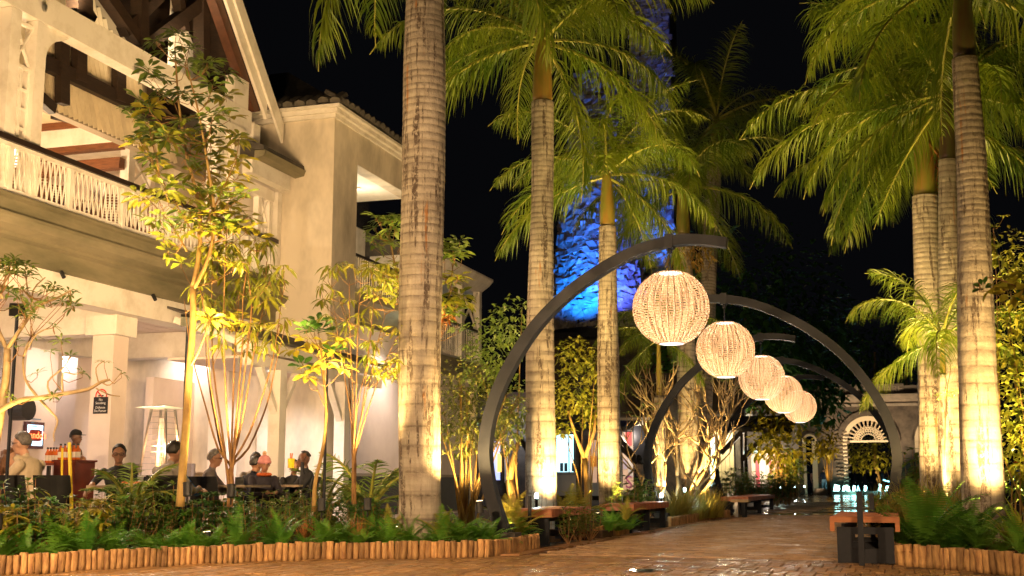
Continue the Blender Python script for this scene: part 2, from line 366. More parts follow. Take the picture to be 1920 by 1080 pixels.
# soil of the planting beds
def bed(name,poly,z=.11):
    mb=MB(); n=len(poly)
    cx=sum(p[0] for p in poly)/n; cyy=sum(p[1] for p in poly)/n
    mb.add([(x,y,z) for x,y in poly]+[(x,y,-.05) for x,y in poly],[tuple(range(n))]+[(i,(i+1)%n,(i+1)%n+n,i+n) for i in range(n)])
    tag(mb.build(name,soil),kind='structure')
BL=[(x-.07,y+.06) for x,y in LOGF]
bed('planting_bed_soil',BL+[(-4.9,14.5),(-5.0,17.0),(-4.0,17.1),(-4.02,18.9),(-4.6,19),(-4.6,22.1),(-3.98,22.2),(-3.98,25),(-3.75,28.2),(-4.6,29),(-10,31),(-9.0,20.5),(-8.3,16),(-9.5,11),(-11.5,7)])
bed('planting_bed_soil',[(-.05,12.75),(1.1,11.85),(3.2,10.1),(14,12),(14,40),(-.2,40),(-.2,15.5),(.15,15.4)])
bed('planting_bed_soil',[(-14,38),(-5.8,38),(-5.8,50.5),(-22,50.5)],.05)
# ---------------------------------------------------------------- log edging
log_meshes=[]
for k in range(8):
    mb=MB(); h=.215+.003*k; r=.040+.002*(k%4); pr=[]
    for i in range(5):
        z=h*i/4; pr.append((r*(1+U(-.06,.06)),z))
    mb.lathe([(r*.97,0)]+pr[1:-1]+[(r*.98,h-.008),(r*.86,h)],9)
    m=mb.mesh('log',[logm,logend]); 
    for p in m.polygons:
        if p.normal.z>.8: p.material_index=1
        else: p.use_smooth=True
    log_meshes.append(m)
def log_run(pts,label,hs=1.0,lean=.05,base=-.02,scl=1.0,gapn=.083):
    r=empty('log_edging',(pts[0][0],pts[0][1],0),label,'log edging','rows of upright logs that hold the planting beds')
    segs=[(Vector((a[0],a[1],0)),Vector((b[0],b[1],0))) for a,b in zip(pts,pts[1:])]
    tot=sum((b-a).length for a,b in segs); t=0
    while t<tot:
        s=t
        for a,b in segs:
            L=(b-a).length
            if s<=L: p=a+(b-a)*(s/L); break
            s-=L
        sc=U(.86,1.14); link('log',random.choice(log_meshes),r,(p.x-pts[0][0],p.y-pts[0][1],base),(U(-lean,lean),U(-lean,lean),U(0,6.28)),(sc*scl*.82,sc*scl*.82,.84*hs*U(.97,1.03)))
        t+=gapn*sc*scl*.80
    return r
log_run(LOGF,'long row of upright pine logs edging the left bed in front of the big palm')
log_run([(-4.11,17.15),(-4.03,18.0),(-4.0,18.85)],'short row of upright logs between the two slatted benches')
log_run([(-3.95,22.2),(-3.93,23.2),(-3.93,25.2),(-3.80,27),(-3.70,28.4)],'row of upright logs holding the tall grass beyond the second bench')
log_run([(-.12,13.1),(-.02,12.72),(.30,12.45),(.96,11.6),(1.6,11.0),(2.6,10.2)],'row of thick dark upright logs edging the bed under the right palms',1.12,.10,scl=1.25)
# ================================================================ BENCHES
def bench(x0,x1,y0,y1,label,solid=True,n=None,top=.45,hole=False,legs=(.0,.5,1),th=.10):
    r=empty('slatted_bench',(x0,y0,0),label,'bench','slatted benches along the path')
    n=n or int((y1-y0)/.092); st=(y1-y0)/n
    sm=MB().box(x0,x1,y0,y0+st-.008,top-th,top).mesh('slat',wood_r,(x0,y0,0))
    for i in range(n): link('slat',sm,r,(0,i*st,U(-.002,.002)))
    for k,t in enumerate(legs):
        y=y0+.04+(y1-y0-.16)*t; a,b=x0+.05,x1-.05; mb=MB()
        if k==0 and hole:
            mb.box(a,a+.15,y,y+.06,0,top-.102).box(b-.15,b,y,y+.06,0,top-.102).box(a+.15,b-.15,y,y+.06,top-.17,top-.102).box(a+.15,b-.15,y,y+.06,0,.14)
        elif k==0 and solid: mb.box(a,b,y,y+.06,0,top-.102)
        else: mb.box(a,a+.1,y,y+.06,0,top-.102).box(b-.1,b,y,y+.06,0,top-.102).box(a+.1,b-.1,y,y+.06,.08,.16)
        mb.build('leg',iron,r)
    MB().box(x0+.12,x0+.18,y0+.12,y1-.12,top-.16,top-.103).box(x1-.18,x1-.12,y0+.12,y1-.12,top-.16,top-.103).build('seat_frame',iron,r)
    return r
b1=bench(-4.72,-4.17,15.05,17.15,'nearest left wooden bench, its end lit orange, in front of the second palm')
b2=bench(-4.48,-3.93,18.95,22.0,'second left wooden slatted bench, beyond the short row of logs',solid=False)
b3=bench(-4.05,-3.40,29.6,36.2,'long far slatted bench by the dark pool at the path\'s end',solid=False)
b4=bench(-.66,-.02,12.72,15.0,'right bench seen end on, with a square opening in its steel end panel',hole=True,th=.055)
MB().box(-.67,-.625,12.70,12.72,.31,.394).box(-.055,-.01,12.70,12.72,.31,.394).box(-.67,-.01,12.70,12.718,.395,.452).build('end_board',M('oiled_end_board',(.50,.19,.07),(.34,.12,.045),4,.35,stretch=(1,4,6),rv=0),b4)
MB().box(-4.725,-4.165,15.03,15.048,.35,.452).build('end_board',MT['oiled_end_board'],b1)
MB().tube([(-.34,12.84,0),(-.34,12.84,0)],.01,4) if 0 else None
# small stone-topped box seat beside the far bench
t=empty('box_seat',(-3.62,28.6,0),'small pale box seat just before the long far bench','seat')
MB().box(-3.68,-3.28,28.55,29.0,.34,.40).build('seat_top',M('pale_seat_wood',(.6,.42,.2),(.45,.3,.12),4,.5),t)
MB().box(-3.60,-3.52,28.6,28.95,0,.338).build('leg',steel,t); MB().box(-3.44,-3.36,28.6,28.95,0,.338).build('leg',iron,t)
# bollards
def bollard(p,h,label,lit=True,w=.045,W=6):
    r=empty('path_bollard',p,label,'bollard','slim bollards beside the path')
    MB().beam(p,Vector(p)+Vector((0,0,h)),w,w*.7).build('post',iron,r)
    if lit:
        q=Vector(p)+Vector((0,0,h)); MB().lathe([(.020,0),(.028,.01),(.028,.06),(.014,.08)],10,q).build('lamp_head',glow('bollard_lamp',(.65,1,.95),9),r)
        point('bollard_light',q+Vector((0,0,.1)),W,(.75,1,.95),.03,r)
    return r
def gz(px,py): k=CH/((py-905)/F)*1.0; return G(px,k)
bollard(Vector((-4.33,14.63,0)),.62,'slim dark bollard at the end of the long log row, before the first bench',lit=False)
bollard(Vector((-.37,12.42,0)),.70,'dark square post right in front of the right bench\'s end panel',lit=False,w=.075)
bollard(Vector((-.30,14.55,0)),.66,'second dark post behind the right bench',lit=False,w=.07)
bollard(Vector((-4.9,16.9,.1)),.46,'small lit bollard behind the far end of the first bench')
bollard(Vector((-4.05,21.95,.1)),.42,'small lit bollard at the far end of the second bench')
bollard(Vector((-4.15,25.1,.1)),.50,'lit bollard among the tall grass before the third arch')
for px,D,lb in ((1463,44,'far lit bollard at the end of the long bench'),(1490,60,'far lit bollard left of the pair before the arcade'),(1508,63,'far lit bollard right of the pair before the arcade')):
    bollard(G(px,D),.55,lb,W=10)
# ================================================================ ARCHES AND GLOBES
AX=-2.36
ctl=[(1363,456),(1330,452),(1290,450),(1245,456),(1190,473),(1125,508),(1060,556),(1003,615),(955,690),(925,760),(911,830),(914,890),(925,940),(941,990),(948,1008)]
prof=[onY(x,y,13.6) for x,y in ctl]; prof=[(p.x-AX,p.z) for p in prof]; prof[-1]=(prof[-1][0]+.02,.0)
def cr(P,n=5):
    out=[]
    for i in range(len(P)-1):
        p0,p1,p2,p3=P[max(i-1,0)],P[i],P[i+1],P[min(i+2,len(P)-1)]
        for k in range(n):
            t=k/n
            out.append(tuple(.5*((2*b)+(-a+c)*t+(2*a-5*b+4*c-d)*t*t+(-a+3*b-3*c+d)*t**3) for a,b,c,d in zip(p0,p1,p2,p3)))
    out.append(P[-1]); return out
prof=cr(prof,5)
GY=[13.6,18.2,23.3,27.9,32.6]
gc=onY(1268,577,13.6); GZ=gc.z; GR=.428
weave=M('rattan_weave',(.34,.215,.12),(.22,.13,.07),30,.6,trans=.5,rv=0)
ribm=M('pale_rib',(.55,.44,.34),rough=.5,trans=.5)
gdisc=glow('globe_diffuser',(1,.93,.84),1.3)
def weave_mesh():
    mb=MB(); n=96; rows=36
    for i in range(rows):
        th=R(21)+R(138)*i/(rows-1); th0,th1=th-.0185,th+.0185
        vs=[]
        for j in range(n):
            a=2*math.pi*(j+.5*(i%2))/n; dr=.0035*(1 if (j+i)%2 else -1); dz=U(-.0015,.0015)
            for t in (th0,th1): vs.append(((GR+dr)*math.sin(t+dz)*math.cos(a),(GR+dr)*math.sin(t+dz)*math.sin(a),(GR+dr)*math.cos(t+dz)))
        mb.add(vs,[(2*j,2*((j+1)%n),2*((j+1)%n)+1,2*j+1) for j in range(n)])
    mb.m=1
    for j in range(34):
        for dd,wd in ((-.008,.0028),(.008,.0028)) :
            a=2*math.pi*j/34+dd; 
            pts=[((GR+.003)*math.sin(t)*math.cos(a),(GR+.003)*math.sin(t)*math.sin(a),(GR+.003)*math.cos(t)) for t in [R(19)+R(142)*k/22 for k in range(23)]]
            mb.tube(pts,wd,4,cap=False)
    for th in (20,160):
        rr=GR*math.sin(R(th)); z=GR*math.cos(R(th)); mb.tube([(rr*math.cos(2*math.pi*k/32),rr*math.sin(2*math.pi*k/32),z) for k in range(33)],.007,5,cap=False)
    return mb.mesh('woven_shade',[weave,ribm])
wm=weave_mesh()
dm=MB().lathe([(.02,.002),(.125,.0),(.128,-.012),(.02,-.012)],28,(0,0,GR*.945)).mesh('top_diffuser',gdisc,smooth=True)
dm2=MB().lathe([(.10,.004),(.13,.0),(.13,-.008),(.10,-.006)],28,(0,0,-GR*.94)).mesh('bottom_ring',gdisc)
core=MB().lathe([(.012,.37),(.012,.12),(.045,.10),(.055,0),(.04,-.08),(.01,-.10)],14).mesh('lamp_core',gdisc,smooth=True)
ordn=['nearest','second','third','fourth','farthest']
for i,Y in enumerate(GY):
    mir=1 if i%2==0 else -1.07
    r=empty('lantern_arch',(AX+mir*prof[-1][0],Y,0),ordn[i]+' dark steel arch over the path, rising from its '+('left' if mir>0 else 'right')+' side','arch','steel arches over the path')
    mb=MB(); w=.15; vs=[];n=len(prof)
    for k,(x,z) in enumerate(prof):
        a=prof[max(k-1,0)];b=prof[min(k+1,n-1)]; dx,dz=b[0]-a[0],b[1]-a[1]; L=math.hypot(dx,dz); nx,nz=-dz/L,dx/L
        th=.055+.020*k/n
        for s,yy in ((1,-w/2),(1,w/2),(-1,w/2),(-1,-w/2)): vs.append((AX+mir*x+(1 if mir>0 else -1)*nx*th*s,Y+yy,z+nz*th*s))
    fs=[(k*4+j,k*4+(j+1)%4,(k+1)*4+(j+1)%4,(k+1)*4+j) for k in range(n-1) for j in range(4)]+[(3,2,1,0),tuple((n-1)*4+j for j in range(4))]
    mb.add(vs,fs).build('curved_beam',iron,r)
    fx=AX+mir*prof[-1][0]; MB().box(fx-.13,fx+.13,Y-.13,Y+.13,0,.22).build('footing',M('footing_block',(.09,.075,.065),(.05,.045,.04),6,.7),r)
    tz=min(z for x,z in prof if abs(x)<.12)-.07
    MB().box(AX-.045,AX+.045,Y-.085,Y+.085,tz+.0,tz+.16).build('bracket',iron,r)
    g=empty('globe_lantern',(AX,Y,GZ),ordn[i]+' of the five woven globe lanterns hanging over the path','lantern','woven globe lanterns over the path')
    o=link('woven_shade',wm,g,(0,0,0),(0,0,i*.7)); o['kind']='stuff'
    link('top_diffuser',dm,g); link('bottom_ring',dm2,g)
    MB().tube([(AX,Y,GZ+GR*.94),(AX,Y,tz-.05)],.009,8).build('hanging_rod',iron,g)
    MB().lathe([(.028,-.05),(.03,-.01),(.02,0)],12,(AX,Y,tz)).build('ceiling_cup',iron,g)
    point('globe_light',(AX,Y,GZ-.18),23,(1,.84,.64),.07,g)
    point('globe_light',(AX,Y,GZ+.17),11,(1,.84,.64),.06,g)

# ================================================================ unseen street lamps added behind the viewer to light logs and bed
def added_post_lamp(x,y,h,W,label):
    r=empty('post_lamp',(x,y,0),label,'street lamp'); MB().lathe([(.10,0),(.10,.25),(.05,.3),(.04,h-.3),(.06,h-.28)],12,(x,y,0)).build('post',iron,r)
    MB().lathe([(.05,-.28),(.20,-.20),(.24,.0),(.20,.20),(.05,.28)],16,(x,y,h)).build('globe_shade',glow('lamp_globe',(1,.7,.4),3),r); MB().lathe([(.26,.2),(.05,.36)],16,(x,y,h)).build('cap',iron,r)
    spot('street_light',(x,y,h-.35),(-3.4,12.4,0) if x>0 else (-6.6,12.2,.3),W,(1,.64,.33),78 if x>0 else 92,.9,.2,r)
added_post_lamp(1.6,3.2,4.2,1500,'warm post lamp at the near right corner of the forecourt'); added_post_lamp(-5.4,2.6,4.2,3400,'warm post lamp at the near left corner of the forecourt')
# ================================================================ COLONIAL BUILDING, LEFT
B=empty('colonial_building',(-13,15,0),'cream two storey building with open balcony, half timbered gable and arcade of diners below','building')
def P(name,mat,mb,parent=None,label=None): return mb.build(name,mat,parent or B,label=label)
XF=-13.0
# cornice / fascia band, moulded, swept along the street
prof_f=[(-13.45,4.20),(-13.02,4.20),(-13.02,4.52),(-12.94,4.56),(-12.94,4.62),(-12.80,4.70),(-12.72,4.80),(-12.72,4.86),(-12.86,4.90),(-12.86,5.10),(-12.80,5.12),(-12.80,5.18),(-13.45,5.18)]
P('cornice',fasc,MB().prism(prof_f,4.,24.18))
P('soffit_beam',white,MB().box(-13.5,-13.06,4.,24.18,3.78,4.197))
P('soffit_beam',white,MB().box(-17.2,-16.8,4.,26,3.5,4.0))
# planked ceiling of the arcade
for i in range(34):
    x=-13.52-i*.19; MB().box(x-.18,x,4.,26,4.0+.003*(i%2),4.06).build('ceiling_plank',tplain,B)
P('balcony_floor',tplain,MB().box(-20.5,-13.0,4.,24.18,4.9,5.17))
PILY=[15.15,19.1,23.15]
for y in PILY:
    P('column',tplain,MB().box(-13.85,-13.40,y-.22,y+.22,.0,3.42).box(-13.9,-13.35,y-.27,y+.27,0,.25))
    P('column_capital',white,MB().box(-13.95,-13.3,y-.32,y+.32,3.422,3.775))
    P('cross_beam',white,MB().box(-16.79,-13.52,y-.22,y+.22,3.45,3.99))
    P('column',tplain,MB().box(-17.2,-16.8,y-.2,y+.2,0,3.495))
for y in (11.2,7.4): P('column',tplain,MB().box(-13.85,-13.40,y-.22,y+.22,.0,3.775))
P('back_wall',tplain,MB().box(-20.6,-20.3,4,32,0,4.9))
P('side_wall',tplain,MB().box(-20.3,-17.4,25.6,25.9,0,4.0))
# inner partitions of the arcade
P('wall_block',tplain,MB().box(-19.2,-16.9,24.0,24.9,0,3.99))
P('wall_block',tplain,MB().box(-20.3,-18.6,19.6,20.1,0,3.99))
P('bulkhead',white,MB().box(-20.3,-17.21,22.2,22.45,2.75,3.99))
dw=P('service_door',M('grey_door',(.20,.17,.15),(.15,.13,.11),3,.4),MB().box(-19.1,-17.9,22.25,22.33,0,2.4).box(-17.85,-17.35,22.25,22.33,0,2.72))
P('window_pane',M('amber_glass',(.35,.26,.14),rough=.15),MB().box(-18.9,-18.1,22.235,22.248,1.5,2.3),dw)
lm=text_mesh('TOILETS',.13,M('sign_grey',(.25,.22,.2)),.004); o=link('lettering',lm,B,Vector((-18.35,22.19,3.2))-B.location,(R(90),0,0))
lm=text_mesh('BABY CHANGING ROOM',.085,MT['sign_grey'],.004); o=link('lettering',lm,B,Vector((-18.35,22.19,3.03))-B.location,(R(90),0,0))
P('low_wall',M('grey_half_wall',(.26,.22,.19),(.22,.18,.16),2,.6,rv=0),MB().box(-17.3,-14.2,22.9,23.06,0,1.18))
# round black wall lamp at left, dark menu recess
P('wall_lamp',black,MB().tube([onX(28,768,-15.2),onX(28,768,-15.2)+Vector((.3,0,0))],.2,18))
P('dark_shutter',M('brown_shutter',(.10,.045,.03),(.07,.03,.02),6,.5),MB().box(-17.6,-17.5,onX(18,830,-17.5).y,onX(40,830,-17.5).y,0,2.25))
# downlights
dl=glow('downlight_lens',(.8,1,.95),30)
n=0
for x in (-15.0,-18.4):
    for y in (9.0,12.6,16.4,20.2,23.9):
        r=empty('downlight',(x,y,3.98),'small round downlight, '+ORD[int((y-5.4)//3.5)]+(' of the row nearest the path' if x>-16 else ' of the inner row')+' in the arcade ceiling','ceiling light','round downlights in the arcade ceiling')
        MB().lathe([(.02,-.012),(.06,-.012),(.075,-.006),(.075,0)],14,(x,y,3.985)).build('trim_ring',white,r)
        MB().lathe([(.001,-.03),(.075,-.03),(.08,-.0125)],14,(x,y,3.985)).build('lens',dl,r)
        spot('downlight_lamp',(x,y,3.95),(x,y,0),150 if x>-16 else 200,((1,.80,.70) if n%2 else (1,.84,.86)),155,.9,.06,r); n+=1
# ---------------- balcony railing
P('handrail',rail_d,MB().box(-13.06,-12.90,4.,24.0,6.02,6.11))
P('rail',white,MB().box(-13.01,-12.95,4.,24.0,5.955,6.018))
P('rail',white,MB().box(-13.01,-12.95,4.,24.0,5.235,5.30))
bl=[MB().beam((0,-.055*s,5.30),(0,.055*s,5.955),.012,.026,(1,0,0)).mesh('baluster',white,(0,0,0)) for s in (1,-1)]
y=13.9;k=0
ory=Vector(B.location)
while y<24.0:
    if k%12==0: P('rail_post',white,MB().box(-13.03,-12.93,y-.045,y+.045,5.18,5.954)); y+=.10
    else:
        for s in (0,1): link('baluster',bl[s],B,(-12.98+.013*s-ory.x,y-ory.y,0))
        y+=.125
    k+=1
# ---------------- paired posts with lattice
def pair(x,ya,yb,z0,z1,wd=.2,lat=True):
    for y in (ya,yb): P('veranda_post',white,MB().box(x-wd/2,x+wd/2,y-wd/2,y+wd/2,z0,z1))
    if not lat: return
    a,b=ya+wd/2,yb-wd/2; mb=MB(); zt=z1-.15
    mb.box(x-.03,x+.03,a,b,zt,zt+.06).box(x-.03,x+.03,a,b,zt-.72,zt-.66)
    mb.beam((x,a,zt),(x,b,zt-.66),.035,.05,(1,0,0)).beam((x+.012,b,zt),(x+.012,a,zt-.66),.035,.05,(1,0,0))
    P('lattice_panel',white,mb)
    zz=zt-.73; mid=(a+b)/2; mb=MB().box(x-.02,x+.02,mid-.03,mid+.03,z0+.9,zz).box(x-.02,x+.02,a,a+.04,z0+.9,zz).box(x-.02,x+.02,b-.04,b,z0+.9,zz)
    while zz>z0+.9: zz-=.32; mb.box(x-.018,x+.018,a+.04,mid-.03,zz-.02,zz+.02).box(x-.018,x+.018,mid+.03,b-.04,zz-.02,zz+.02)
    P('lattice_panel',white,mb)
pair(-13.1,15.33,15.95,5.18,8.19,.24)
pair(-13.1,21.55,22.2,5.18,8.19,.24)
pair(-13.1,23.35,23.85,5.18,7.2,.13)
pair(-13.1,12.0,12.6,5.18,8.19,.24)
xi=-15.6
pair(xi,onX(240,300,xi).y,onX(290,300,xi).y,5.18,8.0,.22)
# main white beam with arched corner bracket
P('main_beam',white,MB().box(-13.25,-12.97,8.,22.75,8.2,8.68))
P('beam_end_block',white,MB().box(-13.3,-12.92,22.76,23.05,8.05,8.45).box(-13.3,-12.92,21.2,22.45,8.0,8.197))
P('tie_beam',white,MB().box(-20,-15.3,onX(235,240,xi).y-.2,onX(290,240,xi).y+.15,8.0,8.45))
for yb,s in ((16.08,1),(21.43,-1)):
    mb=MB()
    pts=[(yb,8.197)]+[(yb+s*(.75-.72*math.sin(R(a))),8.197-.62+.58*math.cos(R(a))-.0) for a in range(0,91,15)]
    pts=[(yb,7.62),(yb,8.197),(yb+s*.62,8.197)]+[(yb+s*(.62-.56*math.sin(R(a))),8.12-.5+.5*math.cos(R(a))) for a in (15,30,45,60,75,90)]
    mb.prismx(pts,-13.16,-13.04); P('arched_bracket',white,mb)
for (px,py) in ((84,12),(257,130)):
    q=onX(px,py,-12.9); P('beam_bolt',steel,MB().lathe([(.03,-.08),(.045,-.02),(.045,.02),(.03,.03)],8,q))
# ---------------- gable: cream boards, dark timber frame, trusses, bargeboard
XG=-14.6
gy0,gz0=onX(90,200,XG).y,onX(90,200,XG).z
apexY,apexZ,slope=14.2,17.2,1.06
i=0; y=8.0
while y<24.5:       # slanting cladding boards, each its own
    z0=7.62+.0*y; y2=y+.9
    zt=min(apexZ-abs(y-apexY)*slope-.4,13.5)
    if zt>z0+.3:
        t=(zt-z0); MB().beam((XG-.05,y+.0,z0),(XG-.05,y-t*.42,zt),.125,.02,(1,0,0)).build('cladding_board',cream,B)
    y+=.148; i+=1
P('gable_wall',M('dark_backing',(.30,.25,.18),rough=.8),MB().prismx([(7,7.6),(24.3,7.6),(24.3,8.2),(21.5,8.9),(16,13.9),(7,13.9)],XG-.3,XG-.09))
def timber(pts,w,d=.14,X=XG+.09,name='frame_timber',mat=None):
    (a,b)=pts; P(name,mat or wood_d,MB().beam(onX(a[0],a[1],X),onX(b[0],b[1],X),w,d,(1,0,0)))
mk=lambda a,b,w,**k: timber((a,b),w,**k)
mk((72,112),(330,236),.28); mk((95,52),(330,172),.22,X=XG+.10); mk((117,60),(117,196),.26,X=XG+.13); mk((149,62),(149,152),.30,X=XG+.12); mk((223,110),(223,190),.30,X=XG+.12)
mk((288,150),(288,222),.28,X=XG+.12); mk((60,170),(100,205),.2,X=XG+.08); mk((0,60),(0,140),.3)
XT=-13.35
mk((148,-80),(150,34),.42,X=XT,d=.25); mk((262,-40),(262,92),.24,X=XT,d=.25); mk((190,-20),(268,92),.24,X=XT-.02,d=.22); mk((395,-10),(262,92),.26,X=XT-.03,d=.22)
mk((378,-40),(378,140),.24,X=XT,d=.25); mk((120,-40),(170,40),.2,X=XT-.04,d=.2); mk((322,-60),(345,60),.18,X=XT-.05,d=.2);mk((330,-60),(385,-20),.25,X=XT,d=.2); mk((300,-10),(230,60),.2,X=XT-.06,d=.2)
mk((80,193),(250,240),.22,X=-15.2,name='inner_beam',mat=wood_b); mk((100,213),(250,250),.2,X=-15.6,name='inner_beam')
# brown beams of the open balcony ceiling and the ceiling itself
for (px,py,h) in ((233,268,.24),(233,306,.24),(233,225,.2)):
    q=onX(px,py,-15.55); P('ceiling_beam',wood_b,MB().box(-19.8,-15.6,q.y-.11,q.y+.11,q.z-h/2,q.z+h/2))
P('veranda_ceiling',cream,MB().add([(-20.2,4,8.55),(-14.75,4,8.55),(-14.75,24.3,8.55),(-20.2,24.3,8.55),(-20.2,4,8.65),(-14.75,4,8.65),(-14.75,24.3,8.65),(-20.2,24.3,8.65)],[(0,1,2,3),(7,6,5,4),(0,4,5,1),(1,5,6,2),(2,6,7,3),(3,7,4,0)]))
P('upper_wall',cream,MB().box(-20.2,-20.0,4,24.3,5.17,8.5).box(-20,-17.5,24.15,24.35,5.17,8.5))
for yy in (16.9,20.0):  # unseen spotlights, added to brighten the gable boards
    q=Vector((-13.12,yy,8.70)); r=empty('gable_uplight',q,'small spotlight on top of the white beam, lighting the '+('middle' if yy<18 else 'far side')+' of the gable','spotlight'); MB().lathe([(.05,0),(.06,.10),(.055,.11)],10,q).build('lamp_can',black,r); spot('gable_lamp',q+Vector((0,0,.13)),(-14.6,yy+.3,11),120,(1,.74,.42),135,.9,.05,r)
# roof slope and its overhanging bargeboards
def gl(y): return 10.9-(y-21.6)*1.08
P('roof_slope',wood_d,MB().prismx([(11,gl(11)),(23.35,gl(23.35)),(23.35,gl(23.35)+.16),(11,gl(11)+.16)],-19,-12.95))
P('bargeboard',white,MB().prismx([(11,gl(11)),(23.95,gl(23.95)-.05),(23.95,gl(23.95)+.40),(11,gl(11)+.42)],-12.90,-12.84))
P('bargeboard',white,MB().prismx([(11,gl(11)-.35),(23.3,gl(23.3)-.38),(23.3,gl(23.3)-.02),(11,gl(11)-.02)],-12.98,-12.91))
P('rafter',M('dark_rafter',(.10,.035,.015),(.06,.022,.01),4,.5),MB().prismx([(11,gl(11)-.9),(22.9,gl(22.9)-.75),(23.15,gl(23.15)-.40),(11,gl(11)-.38)],-13.2,-13.0))
P('roof_slope',wood_d,MB().prismx([(2,gl(11)+.2-9*1.05),(11,gl(11)),(11,gl(11)+.16),(2,gl(11)+.36-9*1.05)],-19,-12.95))
P('gable_panel',white,MB().prismx([(20.6,8.9),(22.3,8.9),(20.6,10.7)],XT-.35,XT-.3))
P('eave_post',white,MB().box(-13.2,-12.98,22.0,22.6,8.69,9.3))
# little lower roof between the gable and the tower
P('eave_gutter',fasc,MB().prism([(-12.62,7.52),(-12.40,7.56),(-12.36,7.68),(-12.62,7.70)],22.3,24.15))
P('frieze',white,MB().box(-12.9,-12.66,22.3,23.98,7.22,7.54))
P('low_roof',tilem,MB().prism([(-12.40,7.705),(-12.62,7.72),(-15.5,8.6),(-15.5,8.7),(-12.42,7.80)],22.3,24.17))
P('arched_frieze',white,MB().box(-13.15,-13.0,22.3,23.9,6.95,7.2))
P('corner_pilaster',white,MB().box(-13.3,-12.95,24.0,24.18,5.18,7.2).box(-13.3,-12.9,24.02,24.19,0,4.15))
# things on the balcony: signs, lantern, furniture
q=onX(444,388,-14.5); r=empty('hanging_sign',q,'small turquoise hanging sign under the balcony roof','sign')
MB().box(q.x-.02,q.x+.02,q.y-.07,q.y+.07,q.z-.14,q.z+.14).build('sign_box',glow('turq_sign',(.02,.6,.75),1.2),r); MB().beam(q+Vector((0,0,.14)),q+Vector((0,0,.5)),.015,.015).build('bracket',steel,r)
q=onX(463,411,-17); r=empty('exit_sign',q,'small green emergency exit sign on the upper back wall','sign')
MB().box(q.x,q.x+.04,q.y-.16,q.y+.16,q.z-.1,q.z+.1).build('sign_plate',glow('exit_green',(.03,.22,.10),.7),r)
MB().box(q.x+.041,q.x+.045,q.y-.09,q.y+.0,q.z-.06,q.z+.06).build('pictogram',glow('exit_white',(.5,.8,.6),.8),r)
MB().box(-20.0,-16.95,24.0,24.14,5.17,8.4).build('upper_partition',tplain,B)
q=onX(27,292,-16.2); r=empty('lantern',q,'bright glass lantern hanging behind the first balcony posts','lantern')
MB().lathe([(.05,.22),(.16,.16),(.14,-.14),(.10,-.2)],6,q).build('glass_body',glow('lantern_glass',(1,.85,.6),5),r); MB().lathe([(.02,.40),(.05,.30),(.18,.165)],6,q).build('cap',black,r); MB().beam(q+Vector((0,0,.4)),q+Vector((0,0,2)),.015,.015).build('chain',black,r)
point('lantern_light',q+Vector((0,0,-.35)),120,WARM2,.08,r)
for y,x,W in ((19.5,-17.6,420),(22.6,-16.0,300),(14.2,-18,300)):
    q=Vector((x,y,8.4)); r=empty('ceiling_spotlight',q,'warm spotlight under the balcony ceiling, '+('by the lantern' if y<15 else 'behind the umbrella tree top' if y<20 else 'by the exit sign'),'ceiling light','spotlights under the balcony ceiling')
    MB().lathe([(.05,.12),(.06,0),(.055,-.01)],12,q).build('lamp_can',black,r); spot('ceiling_lamp',q-Vector((0,0,.03)),q-Vector((0,0,3)),W,(1,.74,.42),150,.9,.06,r)
sw=M('balcony_slat_wood',(.28,.11,.04),(.18,.07,.03),6,.5)
def deck_chair(x,y,rz,lab):
    r=empty('slatted_chair',(0,0,0),lab,'chair','slatted wooden chairs on the balcony')
    m=MB().box(-.3,.3,-.01,.01,0,.035).mesh('slat',sw)
    for i in range(12): link('slat',m,r,(0,-.28-.012*i,.45+.052*i),(R(12),0,0))
    for i in range(7): link('slat',m,r,(0,-.22+.075*i,.42),(R(90),0,0))
    for sx in (-.31,.31): MB().beam((sx,-.25,0),(sx,-.42,1.12),.05,.05).beam((sx,.28,0),(sx,.28,.6),.05,.05).beam((sx,-.3,.6),(sx,.3,.6),.05,.04).build('side_frame',sw,r)
    r.location=(x,y,5.18); r.rotation_euler[2]=rz
for i,(px,rz,lb) in enumerate(((60,.6,'slatted wooden chair behind the railing at the left edge'),(118,-2.2,'slatted wooden chair by the blue parasol on the balcony'),(150,2.5,'slatted wooden chair between the blue parasol and the inner posts'),(215,.4,'slatted wooden chair just left of the leafy tree top'),(265,2.8,'slatted wooden chair behind the tree on the balcony'))):
    q=onX(px,330,-14.0-.35*(i%2)); deck_chair(q.x,q.y,rz,lb)
r=empty('folded_parasol',onX(95,340,-14.9)*1.0,'blue and white folded parasol lying among the balcony chairs','parasol'); L0=Vector(r.location); L0.z=5.2
mb=MB()
for k in range(8):
    a=R(22*k); mb.m=k%2
    c=L0+Vector((0,.0,.25)); p1=c+Vector((0,.95*math.cos(a),.75*math.sin(a))); a2=a+R(22); p2=c+Vector((0,.95*math.cos(a2),.75*math.sin(a2)))
    mb.add([c+Vector((.25,0,0)),p1,p2,c+Vector((-.1,0,0)),p1-Vector((.06,0,0)),p2-Vector((.06,0,0))],[(0,1,2),(3,5,4),(0,3,4,1),(1,4,5,2),(2,5,3,0)])
mb.build('canopy_panels',[M('blue_canvas',(.12,.28,.62),rough=.7),M('white_canvas',(.75,.78,.85),rough=.7)],r)
MB().beam(L0,L0+Vector((.1,.3,1.2)),.04,.04).build('pole',wood_b,r)
